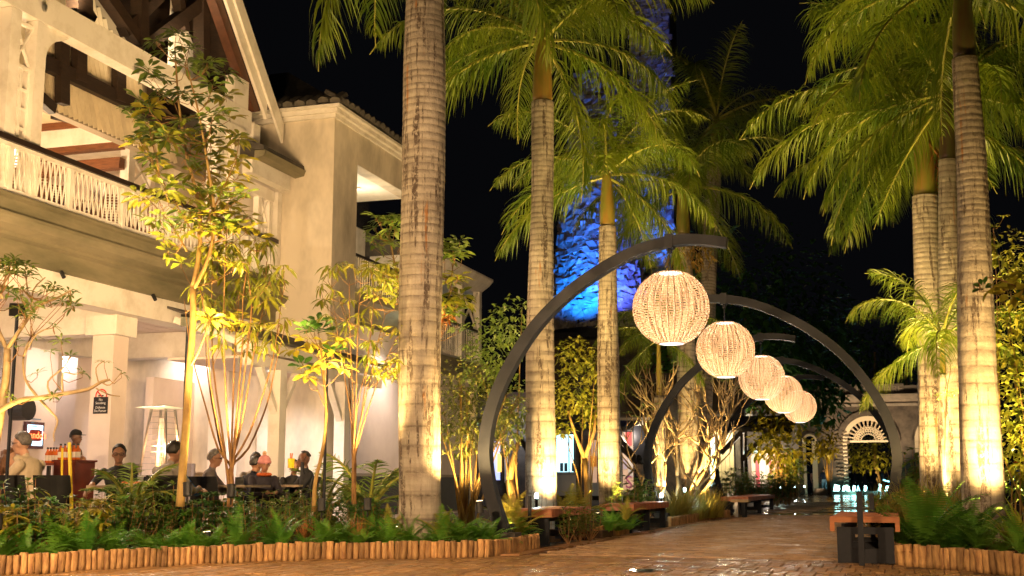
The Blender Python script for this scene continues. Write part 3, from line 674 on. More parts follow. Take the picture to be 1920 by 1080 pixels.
# ================================================================ TOWER BLOCK
T=empty('white_corner_tower',(-11.7,24.2,0),'plain cream corner tower with tiled eave and recessed balcony','building')
TX,TY=-11.7,24.20
def Q(name,mat,mb,parent=None): return mb.build(name,mat,parent or T)
Q('side_wall',plaster,MB().box(-19,TX-.20,TY,TY+.2,0,8.95))
Q('corner_pier',plaster,MB().box(TX-.2,TX,TY-.001,25.46,4.1,8.95).box(TX-.2,TX-.06,TY,25.46,0,4.1))
Q('lintel',plaster,MB().box(TX-.35,TX,25.462,30.2,8.10,8.95).box(TX-.35,TX,29.0,30.2,5.2,8.098))
Q('lintel_underside',white,MB().box(-13.6,TX-.352,25.462,29,8.10,8.2))
Q('recess_wall',white,MB().box(-13.9,-13.6,25.9,30.2,5.2,8.2))
wn=Q('recess_window',M('dark_window',(.03,.03,.035),rough=.1,spec=.6),MB().box(-13.59,-13.55,onX(668,400,-13.55).y,onX(692,400,-13.55).y,onX(680,430,-13.55).z,onX(680,372,-13.55).z))
Q('recess_shutter',white,MB().add([(-13.54,26.6,5.6),(-13.54,27.3,5.6),(-13.54,27.3,6.7),(-13.54,26.6,6.9)],[(0,1,2,3)]).box(-13.56,-13.5,27.31,27.4,5.4,8.0))
Q('floor_slab',fasc,MB().prism([(-13.6,4.55),(-11.95,4.55),(-11.75,4.75),(-11.55,4.95),(-11.55,5.1),(-13.6,5.1)],25.47,30.2))
Q('handrail',rail_d,MB().box(-11.86,-11.76,25.47,30.2,5.98,6.04)); Q('rail',white,MB().box(-11.83,-11.79,25.47,30.2,5.2,5.25))
bm=MB().box(-.012,.012,-.012,.012,5.25,5.98).mesh('baluster',white)
y=25.6
while y<30: link('baluster',bm,T,(-11.81-TX,y-TY,0)); y+=.13
# moulded eave and hip roof
Q('eave_moulding',white,MB().box(-19,TX+.06,TY-.10,TY-.002,8.86,8.95).box(-19,TX+.14,TY-.18,TY-.002,8.952,9.05).box(-19,TX+.22,TY-.26,TY-.002,9.052,9.12))
Q('eave_moulding',white,MB().box(TX+.002,TX+.06,TY-.002,30.3,8.86,8.949).box(TX+.002,TX+.14,TY-.002,30.3,8.953,9.049).box(TX+.002,TX+.22,TY-.002,30.3,9.053,9.119))
Q('roof_deck',tilem,MB().add([(-19,TY-.26,9.14),(TX+.22,TY-.26,9.14),(TX+.22,30.3,9.14),(-19,30.3,9.14),(-16,27.2,11.2),(-14.5,27.2,11.2)],[(0,1,5,4),(1,2,5),(2,3,4,5),(3,0,4),(3,2,1,0)]))
tl=MB().prism([(-.13,0),(-.10,.075),(0,.11),(.10,.075),(.13,0),(.10,-.02),(-.10,-.02)],-.06,.5).mesh('tile',tilem)
x=-18.8
while x<TX+.2: link('tile',tl,T,(x-TX,-.28,9.17+U(-.02,.02)),(R(-30)*-1,0,U(-.08,.08))); x+=.29
y=TY-.1
while y<30.2: link('tile',tl,T,(.26,y-TY,9.17+U(-.02,.02)),(R(30),0,R(90)+U(-.08,.08))); y+=.29
# ground part under the tower: wall, dark plinth, upper ledge
Q('ground_wall',tplain,MB().box(-12.4,-12.1,26.1,34.5,.98,4.5))
Q('plinth_cap',M('stone_cap',(.38,.32,.24),rough=.7),MB().box(-12.42,-12.0,26.0,34.5,.93,1.0))
Q('plinth',M('dark_plinth',(.035,.03,.03),(.05,.045,.04),4,.6),MB().box(-12.4,-12.05,26.0,34.5,0,.93))
Q('rear_wall',tplain,MB().box(-16,-15.8,26,34,0,4.5))
# ---------------- second balcony block behind the big palm
S=empty('balcony_block',(TX,30.3,0),'smaller white balcony block whose cornice shows just right of the big palm','building')
def Sx(name,mat,mb): return mb.build(name,mat,S)
Sx('cornice',white,MB().prism([(-13.5,6.45),(-11.95,6.45),(-11.8,6.55),(-11.62,6.68),(-11.5,6.82),(-11.5,6.88),(-13.5,6.88)],30.3,35.0))
Sx('roof',tilem,MB().prism([(-11.52,6.885),(-15,6.885),(-15,8.0)],30.3,34.9))
for y in (31.2,33.0,34.55): Sx('post',white,MB().box(-11.95,-11.75,y-.1,y+.1,4.2,6.448))
Sx('handrail',rail_d,MB().box(-11.9,-11.78,30.3,34.7,5.20,5.27)); Sx('rail',white,MB().box(-11.88,-11.8,30.3,34.7,4.25,4.32))
Sx('lattice_panel',white,MB().beam((-11.85,33.1,6.4),(-11.85,34.45,5.3),.03,.06,(1,0,0)).beam((-11.83,34.45,6.4),(-11.83,33.1,5.3),.03,.06,(1,0,0)))
bm=MB().box(-.012,.012,-.012,.012,4.32,5.2).mesh('baluster',white)
y=30.5
while y<34.6: link('baluster',bm,S,(-11.84-TX,y-30.3,0)); y+=.16
Sx('floor_slab',fasc,MB().box(-15,-11.6,30.3,35,3.8,4.2)); Sx('rear_wall',plaster,MB().box(-15,-14.8,30.3,35,4.2,6.45)); Sx('end_wall',plaster,MB().box(-15,-12.0,34.8,35.0,0,3.8))
# ---------------- lean-to porch on posts with knee braces
V=empty('lean_to_porch',(-11.3,21.2,0),'white lean-to porch roof on square posts with knee braces, below the tower','porch')
def Vx(name,mat,mb,label=None): return mb.build(name,mat,V,label=label)
Vx('porch_roof',tilem,MB().prism([(-11.05,3.36),(-13.0,4.02),(-13.0,4.07),(-11.03,3.41)],19.9,26.1))
Vx('eave_board',white,MB().box(-11.14,-11.08,19.9,26.1,3.15,3.34).box(-11.5,-11.142,19.92,19.97,3.15,3.34))
Vx('plate_beam',white,MB().box(-11.42,-11.22,20.0,26.0,2.92,3.13))
for i in range(15):
    y=20.1+i*.42; Vx('rafter_tail',white,MB().beam((-11.16,y,3.22),(-12.95,y,3.83),.07,.12))
for yy in (21.2,24.1):
    Vx('porch_post',white,MB().box(-11.44,-11.2,yy-.13,yy+.13,0,2.918))
    for s in (-1,1): Vx('knee_brace',white,MB().beam((-11.32,yy+s*.1,2.1),(-11.32,yy+s*.75,2.93),.1,.14,(1,0,0)))
Vx('porch_ceiling',tplain,MB().box(-13,-11.43,20,26,3.05,3.1))
Vx('counter_wall',tplain,MB().box(-15.2,-15.0,22.6,28,0,3.0)); 
Vx('counter',M('counter_wood',(.30,.22,.12),rough=.5),MB().box(-14.9,-14.5,23.4,26,.92,1.0).box(-14.85,-14.55,23.4,26,0,.918))
for yy,W in ((11.2,260),(14.0,300),(16.6,260),(19.2,240)):  # unseen spotlights added under the edge to brighten the diners
    q=Vector((-12.85,yy,4.17)); r=empty('soffit_spotlight',q,'small spotlight under the balcony edge, '+ORD[int((yy-11)//2.7)]+' counted from the left','spotlight','spotlights under the balcony edge')
    MB().tube([q,q+Vector((.07,-.02,-.10))],.035,8).build('lamp_can',black,r); spot('soffit_lamp',q+Vector((.08,-.02,-.12)),(-9.6,yy-2.0,1.0),W,(1,.78,.55),70,.8,.05,r)
q=Vector((-12.6,27.5,8.05)); r=empty('recess_lamp',q,'lamp in the ceiling of the tower recess','ceiling light'); MB().lathe([(.05,-.02),(.08,0),(.06,.04)],12,q).build('lamp_can',white,r); point('recess_light',q-Vector((0,0,.6)),26,(1,.80,.52),.1,r)  # unseen lamp, added so the recess turns out bright
r=spot('porch_lamp',(-12.2,22.6,3.0),(-12.2,22.6,0),170,(1,.88,.86),150,.9,.05); 
d=empty('downlight',(-12.2,22.6,3.05),'small downlight under the lean-to porch ceiling','ceiling light'); MB().lathe([(.001,-.02),(.055,-.02),(.07,0)],12,(-12.2,22.6,3.045)).build('lens',dl,d); r.parent=d; r.location=(0,0,-.06)
d=empty('downlight',(-12.5,27.8,4.3),'small downlight on the wall beside the big palm','ceiling light'); MB().lathe([(.001,-.02),(.055,-.02),(.07,0)],12,(-11.3,27.8,4.4)).build('lens',dl,d); spot('downlight_lamp',(-11.3,27.8,4.35),(-11.8,27.8,0),170,(1,.84,.74),120,.9,.06,d)
# lit panels seen through the arcade
def screen(name,a,b,X,col,s,label,cat='sign',frame=black):
    p,q=onX(a[0],a[1],X),onX(b[0],b[1],X); y0,y1=sorted((p.y,q.y)); z0,z1=sorted((p.z,q.z))
    r=empty(name,(X,(y0+y1)/2,z0),label,cat); MB().box(X-.06,X,y0-.05,y1+.05,z0-.06,z1+.06).build('frame',frame,r)
    MB().box(X+.002,X+.008,y0,y1,z0,z1).build('lit_panel',glow('panel_'+name+str(round(col[0],2)),col,s),r); return r,y0,y1,z0,z1
screen('window_display',(457,756),(470,788),-16.2,(.25,.8,1),1.6,'small cyan lit display seen between the thin shrub stems','display')
screen('window_display',(456,800),(470,826),-16.3,(.35,.7,.8),.9,'pale lit display under the cyan one behind the stems','display')
screen('side_window',(672,758),(684,776),-14.9,(.5,.65,.85),.6,'small bluish window behind the porch\'s right post','window')
r,y0,y1,z0,z1=screen('menu_board',(52,796),(78,836),-16.0,(.45,.78,1),1.8,'lit menu board with a red name header on the arcade wall','menu board',M('menu_frame',(.08,.03,.03)))
X=-15.985
MB().box(X-.001,X+.003,y0+.05,y1-.03,z1-.30,z1-.10).build('header',M('menu_header',(.25,.02,.015),rough=.5),r)
o=link('lettering',text_mesh("Nando's",.19,glow('menu_text',(1,.12,.02),2.5),.002),r,Vector((X+.006,(y0+y1)/2,z1-.2))-r.location,(R(90),0,R(90)))
for k in range(7): MB().box(X-.003,X+.001,y0+.08,y1-.08-.1*(k%3),z0+.08+k*.07,z0+.10+k*.07).build('menu_line',M('menu_ink',(.1,.2,.3)),r)
P('lit_wall',tplain,MB().box(-16.6,-16.1,onX(42,800,-16.1).y,onX(102,800,-16.1).y,0,3.4))
# no smoking sign on the column (faces the path)
yc=19.1-.22-.004; cx=-13.63
r=empty('no_smoking_sign',(cx,yc,1.9),'round red no smoking sign above a black notice on the arcade column','sign')
q=onY(190,742,yc); q2=onY(189,760,yc)
ring=MB(); 
for k in range(24):
    a,b=2*math.pi*k/24,2*math.pi*(k+1)/24
    ring.add([(q.x+rr*math.cos(t),yc-.004,q.z+rr*math.sin(t)) for rr,t in ((.10,a),(.125,a),(.125,b),(.10,b))],[(0,1,2,3)])
ring.beam((q.x-.08,yc-.005,q.z+.08),(q.x+.08,yc-.005,q.z-.08),.022,.004,(0,1,0)).build('prohibition_ring',M('sign_red',(.6,.03,.02)),r)
MB().box(q.x-.06,q.x+.05,yc-.006,yc-.002,q.z-.012,q.z+.012).build('cigarette',black,r)
MB().box(q2.x-.15,q2.x+.15,yc-.01,yc,q2.z-.15,q2.z+.15).build('notice_plate',black,r)
for k,(s,z) in enumerate((('No',.10),('Smoking',.04),('Défense',-.04),('De Fumer',-.10))):
    link('lettering',text_mesh(s,.062,M('sign_white',(.75,.75,.75)),.001),r,Vector((q2.x,yc-.012,q2.z+z))-r.location,(R(90),0,0))
# ================================================================ PALMS
def frond_mesh(L,e0,bend,n=112,Lf=.80,droop=1.0,wd=.022,plum=.65,seed=1,mats=None,name='frond'):
    rs=random.Random(seed); mb=MB(); K=16; pts=[Vector((0,0,0))]; tan=[]
    for i in range(K):
        t=i/K; a=R(e0-bend*t**1.25); d=Vector((math.cos(a),0,math.sin(a))); tan.append(d); pts.append(pts[-1]+d*(L/K))
    tan.append(tan[-1])
    sw=rs.uniform(-.12,.12); pts=[Vector((p.x,p.y+sw*(i/K)**2*L,p.z)) for i,p in enumerate(pts)]
    mb.m=1; mb.tube(pts,[.030*(1-.85*i/K)+.002 for i in range(K+1)],5)
    mb.m=0
    for k in range(n):
        t=.10+.90*(k+.5)/n; f=t*K; i=min(int(f),K-1); u=f-i; p=pts[i]*(1-u)+pts[i+1]*u; T=tan[i]
        prof=(math.sin(math.pi*min(1,(t*.92+.13)))**.55)
        for s in (-1,1):
            l=Lf*prof*rs.uniform(.8,1.1)*(1-.25*(t>.93))
            up=rs.uniform(-plum,plum)
            side=Vector((0,s,0)); N=T.cross(side)*(-s) if False else Vector((-T.z,0,T.x))
            d=(side*(.80)+T*rs.uniform(.45,.8)+N*up).normalized()
            g=Vector((0,0,-1)); q=p.copy(); vs=[]; ww=wd*rs.uniform(.8,1.15)
            wv=d.cross(N); wv=T*.6+N*.55*rs.choice((-1,1)); wv=(wv-d*wv.dot(d)).normalized()
            nseg=4
            for j in range(nseg):
                wj=ww*(.55,1,.85,.5)[j]
                vs+= [q-wv*wj/2,q+wv*wj/2]
                d=(d+g*droop*(.22+.13*j)*rs.uniform(.8,1.2)).normalized(); q=q+d*(l/nseg)
            vs.append(q)
            mb.add(vs,[(0,1,3,2),(2,3,5,4),(4,5,7,6),(6,7,8)])
    return mb.mesh(name,mats or [palmm,rachm])
FR=[frond_mesh(2.8,80,75,seed=1,droop=.7),frond_mesh(3.0,62,108,seed=2,droop=1.0),frond_mesh(3.05,38,95,seed=3,droop=1.25),
    frond_mesh(3.0,12,82,seed=4,droop=1.4),frond_mesh(2.8,-22,58,seed=5,droop=1.4),frond_mesh(3.0,50,125,seed=6,droop=1.3)]
DEADF=frond_mesh(2.0,-50,25,n=30,Lf=.5,seed=9,droop=1.2,mats=[deadm,deadm])
def trunk_mesh(vec,rs,n=26):
    """tapered ringed trunk along vec; rs = list of (t, radius)"""
    L=vec.length; mb=MB(); pts=[];rad=[];rv_=[]; z=0
    def rr(t):
        for (a,ra),(b,rb) in zip(rs,rs[1:]):
            if a<=t<=b: u=(t-a)/(b-a); u=u*u*(3-2*u); return ra+(rb-ra)*u
        return rs[-1][1]
    sx,sy=U(0,50),U(0,50)
    while z<L:
        sp=max(.085,.30-.055*z)*U(.8,1.2); am=min(1,.25+z*.16)
        for u,k in ((0,-.007*am),(.12,.008*am),(.5,.003*am),(.93,-.001)):
            zz=z+sp*u
            if zz>=L: break
            t=zz/L; off=Vector((mnoise.noise(Vector((sx,t*1.8,0))),mnoise.noise(Vector((sy,t*1.8,5))),0))*.05*t*(1-t)*4
            pts.append(vec*t+off); rv_.append({0:1.,.12:.25,.5:0.,.93:.55}[u]); rad.append(rr(t)*(1+k)+mnoise.noise(Vector((sx,zz*1.5,3)))*.004)
        z+=sp
    pts.append(vec.copy()); rad.append(rr(1)); rv_.append(1.)
    k0=len(mb.v); mb.tube(pts,rad,n)
    # slight out-of-round
    mb.v=[(x*(1+.0),y,zz) for x,y,zz in mb.v]
    me=mb.mesh('trunk',trunkm,smooth=True); at=me.attributes.new('ring','FLOAT','POINT'); at.data.foreach_set('value',[v for v in rv_ for _ in range(n)]); return me
def palm(label,base,top,rs,shaft,fronds,fs=1.0,az=0,shr=None,flip=None,dead=0,shaft_mat=None,skip=None):
    base=Vector(base); v=Vector(top)-base; r=empty('royal_palm',base,label,'palm tree','royal palms lit from below')
    link('trunk',trunk_mesh(v,rs),r)
    a=v.normalized(); rt=rs[-1][1]; sr=shr or rt*.86
    mb=MB(); pts=[v+a*(shaft*t) for t in (-.004,.06,.3,.6,.85,1.0)]; mb.tube(pts,[sr*1.0,sr*1.05,sr*1.02,sr*.84,sr*.66,sr*.42],18).build('crownshaft',shaft_mat or shaftm,r,org=(0,0,0),smooth=True)
    c=v+a*shaft*.97
    for i in range(fronds):
        th=az+i*2.39996; e=(i+.5)/fronds
        k=0 if e<.12 else 1 if e<.3 else 5 if e<.45 else 2 if e<.62 else 3 if e<.84 else 4
        if skip and skip(th%(2*math.pi),k): continue
        link('frond',FR[k],r,c-a*(.10*shaft*e),(U(-.3,.3),U(-.16,.16),th+U(-.25,.25)),fs*U(.82,1.12))
    for i in range(dead): link('dead_frond',DEADF,r,c-a*shaft*.3,(0,0,az+1+i*2.2),fs)
    return r
def RS(b,m,t,fl=1.0): return [(0,b*fl),(.10,b),(.45,m),(.8,t*1.02),(1,t)]
S1=173.
p1b=G(789,13.95,.05)
palm('thickest royal palm of the left bed, its trunk running out of the frame top',p1b,PT(797,-110,13.95),[(0,.262),(.08,.236),(.5,.250),(.72,.254),(1,.217)],1.2,16,1.05,az=.8)
palm('tall slender royal palm behind the nearest left bench, under the first arch',G(1014,18.5,.05),PT(1017,192,18.5),[(0,.247),(.08,.232),(.4,.215),(.75,.173),(1,.173)],1.12,21,.98,az=2.2,shaft_mat=M('crownshaft_brown',(.30,.17,.04),(.20,.17,.03),2,.35,stretch=(4,4,.6)))
palm('royal palm behind the first bench whose crown opens in front of the blue lit tower',G(1146,21.6,.05),PT(1139,425,21.6),[(0,.225),(.08,.205),(.5,.195),(.9,.160),(1,.155)],1.05,19,.88,az=.4)
palm('dim royal palm trunk right of the first arch, crown lost in the dark',G(1293,28,.05),PT(1281,440,28),[(0,.24),(.1,.225),(.5,.215),(1,.18)],1.25,15,1.05,az=1.3)
palm('slim young palm with a yellow crownshaft behind the nearest globe lantern',G(1238,25.6,.05),PT(1236,742,25.6),[(0,.15),(.1,.125),(1,.11)],1.35,10,.62,az=.2,shaft_mat=M('crownshaft_yellow',(.50,.38,.05),(.40,.30,.05),2,.35,stretch=(4,4,.6)),shr=.055)
palm('thickest pale royal palm trunk of the right group, nearest the path',G(1842,14.6,.05),PT(1809,110,14.6),[(0,.262),(.08,.243),(.4,.215),(.75,.180),(1,.155)],1.1,19,1.0,az=1.0,shaft_mat=M('crownshaft_purple',(.10,.045,.035),(.10,.10,.03),2,.35,stretch=(4,4,.6)))
palm('royal palm half hidden behind the thickest one of the right group',G(1789,18.2,.05),PT(1777,300,18.2),[(0,.21),(.08,.19),(.5,.175),(1,.135)],1.15,19,1.0,az=2.9,shaft_mat=MT['crownshaft_purple'])
palm('left royal palm of the right group, trunk half dark below its yellow green crownshaft',G(1748,19.5,.05),PT(1734,368,19.5),[(0,.21),(.08,.20),(.45,.19),(.7,.205),(1,.20)],1.55,21,1.12,az=4.4,dead=2)
palm('young palm on a thin green stem with bright drooping fronds in the right group',G(1768,17.2,.05),PT(1768,700,17.2),[(0,.055),(.1,.05),(1,.045)],.55,9,.60,az=2.7,shr=.04)
palm('dark palm far behind the right group, its fronds barely lit',G(1744,26,.0),PT(1733,400,26),[(0,.24),(1,.2)],1.3,15,1.15,az=.9)
palm('dark palm far behind the fourth arch, fronds barely lit',G(1306,31,.0),PT(1340,300,33),[(0,.24),(1,.2)],1.4,15,1.15,az=2.9)
# epiphytic fern clump on the dim palm
def cloud(mb,c,rad,n,size,asp=.45,flat=.3,rs=None,droop=.2,hollow=.3):
    c=Vector(c); rs=rs or random
    for _ in range(n):
        while True:
            v=Vector((rs.uniform(-1,1),rs.uniform(-1,1),rs.uniform(-1,1)))
            if hollow<v.length<1: break
        p=c+Vector((v.x*rad[0],v.y*rad[1],v.z*rad[2])); d=(v*.7+Vector((rs.uniform(-1,1),rs.uniform(-1,1),rs.uniform(-.8,.5)))).normalized()
        L=size*rs.uniform(.6,1.25); mb.leaf(p,d,(rs.uniform(-.5,.5),rs.uniform(-.5,.5),1),L,L*asp,droop)
    return mb
# ================================================================ SMALL TREES
def whorl_mesh(n,L,W,droop,mat,name='leaf_whorl',seed=1,asp=0,tilt=.15,pet=.3):
    rs=random.Random(seed); mb=MB()
    mb.m=1; mb.tube([(0,0,-pet*L*1.2),(0,0,0)],.0035,4); mb.m=0
    for i in range(n):
        a=2*math.pi*i/n+rs.uniform(-.25,.25); t=tilt+rs.uniform(-.2,.25); d=Vector((math.cos(a)*math.cos(t),math.sin(a)*math.cos(t),math.sin(t)))
        l=L*rs.uniform(.75,1.12); mb.tube([(0,0,0),tuple(d*l*pet)],.0025,3,cap=False); mb.leaf(d*l*pet,d,(0,0,1),l,W*rs.uniform(.85,1.15),droop*rs.uniform(.6,1.4))
    return mb.mesh(name,[mat,twigm])
WG=[whorl_mesh(10,.19,.066,.35,leafg,seed=s) for s in (1,2)]
WY=[whorl_mesh(9,.19,.068,.35,leafy,seed=s) for s in (3,4)]
WYY=[whorl_mesh(10,.19,.078,.25,leafyy,seed=5,tilt=.3)]
WS=[whorl_mesh(7,.12,.036,.7,leafy,seed=s,tilt=-.3) for s in (6,7)]
WSB=[whorl_mesh(7,.12,.036,.8,leafb,seed=s,tilt=-.4) for s in (16,17)]
WT=[whorl_mesh(6,.08,.024,.4,leafy,seed=8)]
WL=[whorl_mesh(7,.13,.030,.4,leafg,seed=s,tilt=.35,pet=.15) for s in (9,10)]
WB=[whorl_mesh(7,.19,.11,.25,leafyy,seed=11,tilt=-.05),whorl_mesh(7,.19,.10,.25,leafd,seed=12,tilt=.5)]
WO=[whorl_mesh(6,.13,.04,.6,leafo,seed=13)]
def wpt(x,y,D,dd=0): return PT(x,y,D+dd)
def sapling(name,label,D,stems,whorls,bark=barkm,cat='tree',grp=None,base=None,dj=.12):
    """stems: (pixel polyline, r0, r1, depth drift); whorls: (px,py,mesh list,scale)"""
    b=base or G(stems[0][0][0][0],D,.08); r=empty(name,b,label,cat,grp); tips=[]
    for (pl,r0,r1,dr) in stems:
        pts=[wpt(x,y,D,dr*i/(max(1,len(pl)-1))) for i,(x,y) in enumerate(pl)]
        if len(pts)>2:
            q=cr([tuple(p) for p in pts],3)
        else: q=[tuple(p) for p in pts]
        MB().tube(q,[r0+(r1-r0)*i/(len(q)-1) for i in range(len(q))],7).build('trunk' if r0>.025 else 'stem',bark,r,smooth=True)
        tips+= [Vector(p) for p in q[len(q)//4:]]
    tw=MB()
    for (x,y,ms,sc) in whorls:
        p=wpt(x,y,D,U(-.45,.45)); 
        near=min(tips,key=lambda t:(t-p-Vector((0,0,-.18))).length)
        a=p-Vector((0,0,.04)); mid=(near+a)/2+Vector((U(-.04,.04),U(-.04,.04),-.04)); tw.tube([near,mid,a,p],[.005,.004,.003,.0025],4,cap=False)
        up=(p-near).normalized()*.6+Vector((0,0,.9)); q=Vector((0,0,1)).rotation_difference(up.normalized()).to_euler()
        link('leaf_whorl',random.choice(ms),r,p-Vector(b),(q.x+U(-.2,.2),q.y+U(-.2,.2),U(0,6.28)),sc*U(.85,1.15))
    if tw.v: tw.build('twigs',twigm,r)['kind']='stuff'
    return r
def band(rows,n,ms,sc):
    """scatter whorls in rows of (y,xc,halfwidth)"""
    out=[]
    y0,y1=rows[0][0],rows[-1][0]
    k=0
    while k<n:
        y=U(y0,y1)
        for a,b in zip(rows,rows[1:]):
            if a[0]<=y<=b[0]:
                u=(y-a[0])/(b[0]-a[0]); xc=a[1]+(b[1]-a[1])*u; hw=a[2]+(b[2]-a[2])*u
                if rnd()<hw/115.: out.append((xc+U(-1,1)*hw,y,ms(y) if callable(ms) else ms,sc)); k+=1
                break
    return out
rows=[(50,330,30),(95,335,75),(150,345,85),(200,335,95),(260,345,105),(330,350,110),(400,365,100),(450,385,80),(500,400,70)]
wl=band(rows,118,lambda y:(WG if rnd()<(1.25-(y-50)/330.) else (WY if rnd()<.75 else WYY)),.86)  # lower whorls yellower: leaf colour plus uplight put into the colour
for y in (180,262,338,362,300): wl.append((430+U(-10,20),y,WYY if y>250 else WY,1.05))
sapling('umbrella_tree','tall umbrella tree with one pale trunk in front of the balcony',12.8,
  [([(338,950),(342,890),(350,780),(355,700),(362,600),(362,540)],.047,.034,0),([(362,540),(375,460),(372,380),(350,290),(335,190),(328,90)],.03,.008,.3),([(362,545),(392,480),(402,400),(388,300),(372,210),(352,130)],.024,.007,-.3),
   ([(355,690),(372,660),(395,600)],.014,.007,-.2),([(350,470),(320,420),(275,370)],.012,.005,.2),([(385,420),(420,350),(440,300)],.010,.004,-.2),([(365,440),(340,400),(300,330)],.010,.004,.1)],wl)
st=[]
for (tx,ty,bx_,by_) in ((372,520,395,720),(400,455,400,690),(425,430,420,650),(450,440,440,660),(470,470,455,640),(500,490,478,650),(528,560,505,700),(535,610,500,760),(385,600,402,780),(345,560,385,760),(465,520,470,600)):
    st.append(([(432+U(-5,5),950),(432+U(-8,8),880),((bx_+432)/2,(by_+880)/2+20),(bx_,by_),((tx+bx_)/2+U(-8,8),(ty+by_)/2),(tx,ty)],.017,.004,U(-.4,.4)))
wl=band([(440,440,60),(500,450,85),(560,455,90),(620,460,80),(660,470,60)],62,lambda y: WS if rnd()<.7 else WSB,1.15)
for (x,y) in ((392,598),(420,592),(452,596),(470,610),(445,612)): wl.append((x,y,WYY,.95))
for (x,y) in ((425,420),(440,400),(410,430),(460,430),(478,450)): wl.append((x,y,WYY,1.0))
sapling('multi_stem_shrub','tall shrub of many bare stems and drooping yellowish leaves, beside the umbrella tree',13.2,st,wl,twigm,'shrub')
wl=[(600+U(-45,45),650+U(-35,40),WB[:1] if rnd()<.75 else WB[1:],.85) for _ in range(11)]+[(598+U(-25,25),612+U(-15,12),WB[1:],.8) for _ in range(5)]+[(460*0+575,705,WB[:1],.6)]
sapling('young_tree','young tree with thin lit trunk and big round yellow leaves before the porch',13.6,[([(588,960),(592,900),(604,850),(612,780),(606,700),(601,640)],.027,.010,0),([(608,760),(590,720),(575,700)],.006,.003,.1)],wl)
st=[]
for (tx,ty) in ((622,540),(655,510),(678,505),(702,560),(740,640),(722,590),(650,600),(690,640)):
    st.append(([(664+U(-4,4),945),(665+U(-4,4),870),(668+(tx-668)*.3+U(-6,6),770),(668+(tx-668)*.7+U(-6,6),(ty+720)/2),(tx,ty)],.014,.003,U(-.3,.3)))
wl=band([(490,670,70),(560,680,80),(640,690,75),(700,690,60)],60,WT+WS,1.0)
sapling('thin_stem_shrub','sparse shrub of thin bare stems with tiny star like leaves beside the big palm',14.1,st,wl,twigm,'shrub')
wl=[(725+U(-28,30),430+U(-25,40),WG,.95) for _ in range(16)]+[(728+U(-32,28),525+U(-35,35),WY,.9) for _ in range(14)]+[(850+U(-22,22),465+U(-20,20),WG,.9) for _ in range(8)]+[(848+U(-20,24),545+U(-28,28),WY,.95) for _ in range(12)]+[(845+U(-15,15),600+U(-22,20),WO if rnd()<.5 else WG,.8) for _ in range(8)]+[(735+U(-15,15),690+U(-15,20),WY,.7) for _ in range(5)]
sapling('umbrella_tree','umbrella tree half hidden behind the big palm, orange leaves at its right',15.5,[([(800,950),(795,850),(780,720),(760,600),(745,520),(728,430)],.03,.007,0),([(790,760),(820,640),(845,540),(850,460)],.018,.005,.2)],wl)
# left edge frangipani
st=[([(-28,975),(-14,860),(2,770),(12,700),(13,655)],.050,.032,0),([(13,655),(40,615),(70,575),(105,560),(132,545)],.022,.007,-.2),([(13,655),(-8,600),(0,545),(30,500)],.022,.008,.2),
 ([(-22,800),(0,770),(40,750),(72,746),(120,738),(165,730),(190,716),(205,712)],.030,.011,-.3),([(190,716),(206,722),(228,698)],.008,.004,0),([(185,718),(180,690),(196,676)],.007,.004,0),([(180,728),(205,740),(225,743)],.008,.004,0),
 ([(72,746),(48,712),(44,668),(58,632)],.014,.007,.2),([(95,742),(90,715),(118,690),(132,668)],.010,.005,.1),([(118,738),(118,700),(140,702),(155,697)],.009,.004,-.1),([(72,746),(92,768),(108,788),(101,812),(102,828)],.012,.005,-.1),
 ([(5,560),(-5,530),(-8,500)],.015,.006,0),([(60,590),(62,545),(85,520)],.011,.005,.2),([(44,668),(70,625),(100,615)],.009,.004,0)]
wl=[(U(-15,60),U(485,520),WL,1.05) for _ in range(22)]+[(U(40,140),U(535,575),WL,.95) for _ in range(16)]+[(U(-10,60),U(540,600),WL,1.) for _ in range(10)]+[(x,y,WL,.8) for x,y in ((132,668),(155,700),(60,632),(100,612),(35,650),(95,660),(196,680),(228,700),(100,745),(20,745),(30,640),(115,640),(70,700))]
sapling('frangipani_tree','gnarled frangipani at the left edge with a long bare limb reaching right',11.2,st,wl,barkg)
# bare frangipanis in the middle
def gnarl(label,D,base,limbs,seed,reach=1.0,nlev=5,leaves=0):
    rs=random.Random(seed); b=G(base[0],D,.05); r=empty('frangipani_tree',b,label,'tree','bare frangipani trees'); mb=MB(); tips=[]
    def grow(p,d,L,rad,lev):
        pts=[p]; q=p
        for i in range(4):
            d=(d+Vector((rs.uniform(-.35,.35),rs.uniform(-.35,.35),rs.uniform(-.12,.30)))*.8).normalized(); q=q+d*L/4; pts.append(q)
        mb.tube(pts,[rad*.72*(1-.08*i) for i in range(5)],6)
        if lev>=nlev: tips.append(q); return
        k=2 if rs.random()<.75 else 3
        for j in range(k):
            nd=(d+Vector((rs.uniform(-1,1),rs.uniform(-1,1),rs.uniform(-.25,.7)))*.75).normalized(); grow(q,nd,L*rs.uniform(.68,.9),rad*.68,lev+1)
    for (dx,dz,L,rad) in limbs: grow(b,Vector((RT[0]*dx,RT[1]*dx,dz)).normalized(),L*reach,rad,1)
    mb.build('branches',barkg,r,smooth=True)
    for t in tips[:leaves]: link('leaf_whorl',random.choice(WL),r,t-b,(U(-.3,.3),U(-.3,.3),U(0,6)),.7)
    return r
gnarl('bare twisted frangipani between the slim palm and the dim palm trunk',25.5,(1266,),[(-.25,1,1.0,.075),(.25,1,.9,.07),(.9,1,.85,.06),(-.8,1,.8,.055)],3,leaves=40)
gnarl('bare twisted frangipani right of the dim palm trunk, limbs reaching over the path side',27.5,(1272,),[(.55,1,1.15,.08),(1.1,.9,1.1,.07),(.2,1,1.,.06)],8,1.05,leaves=46)
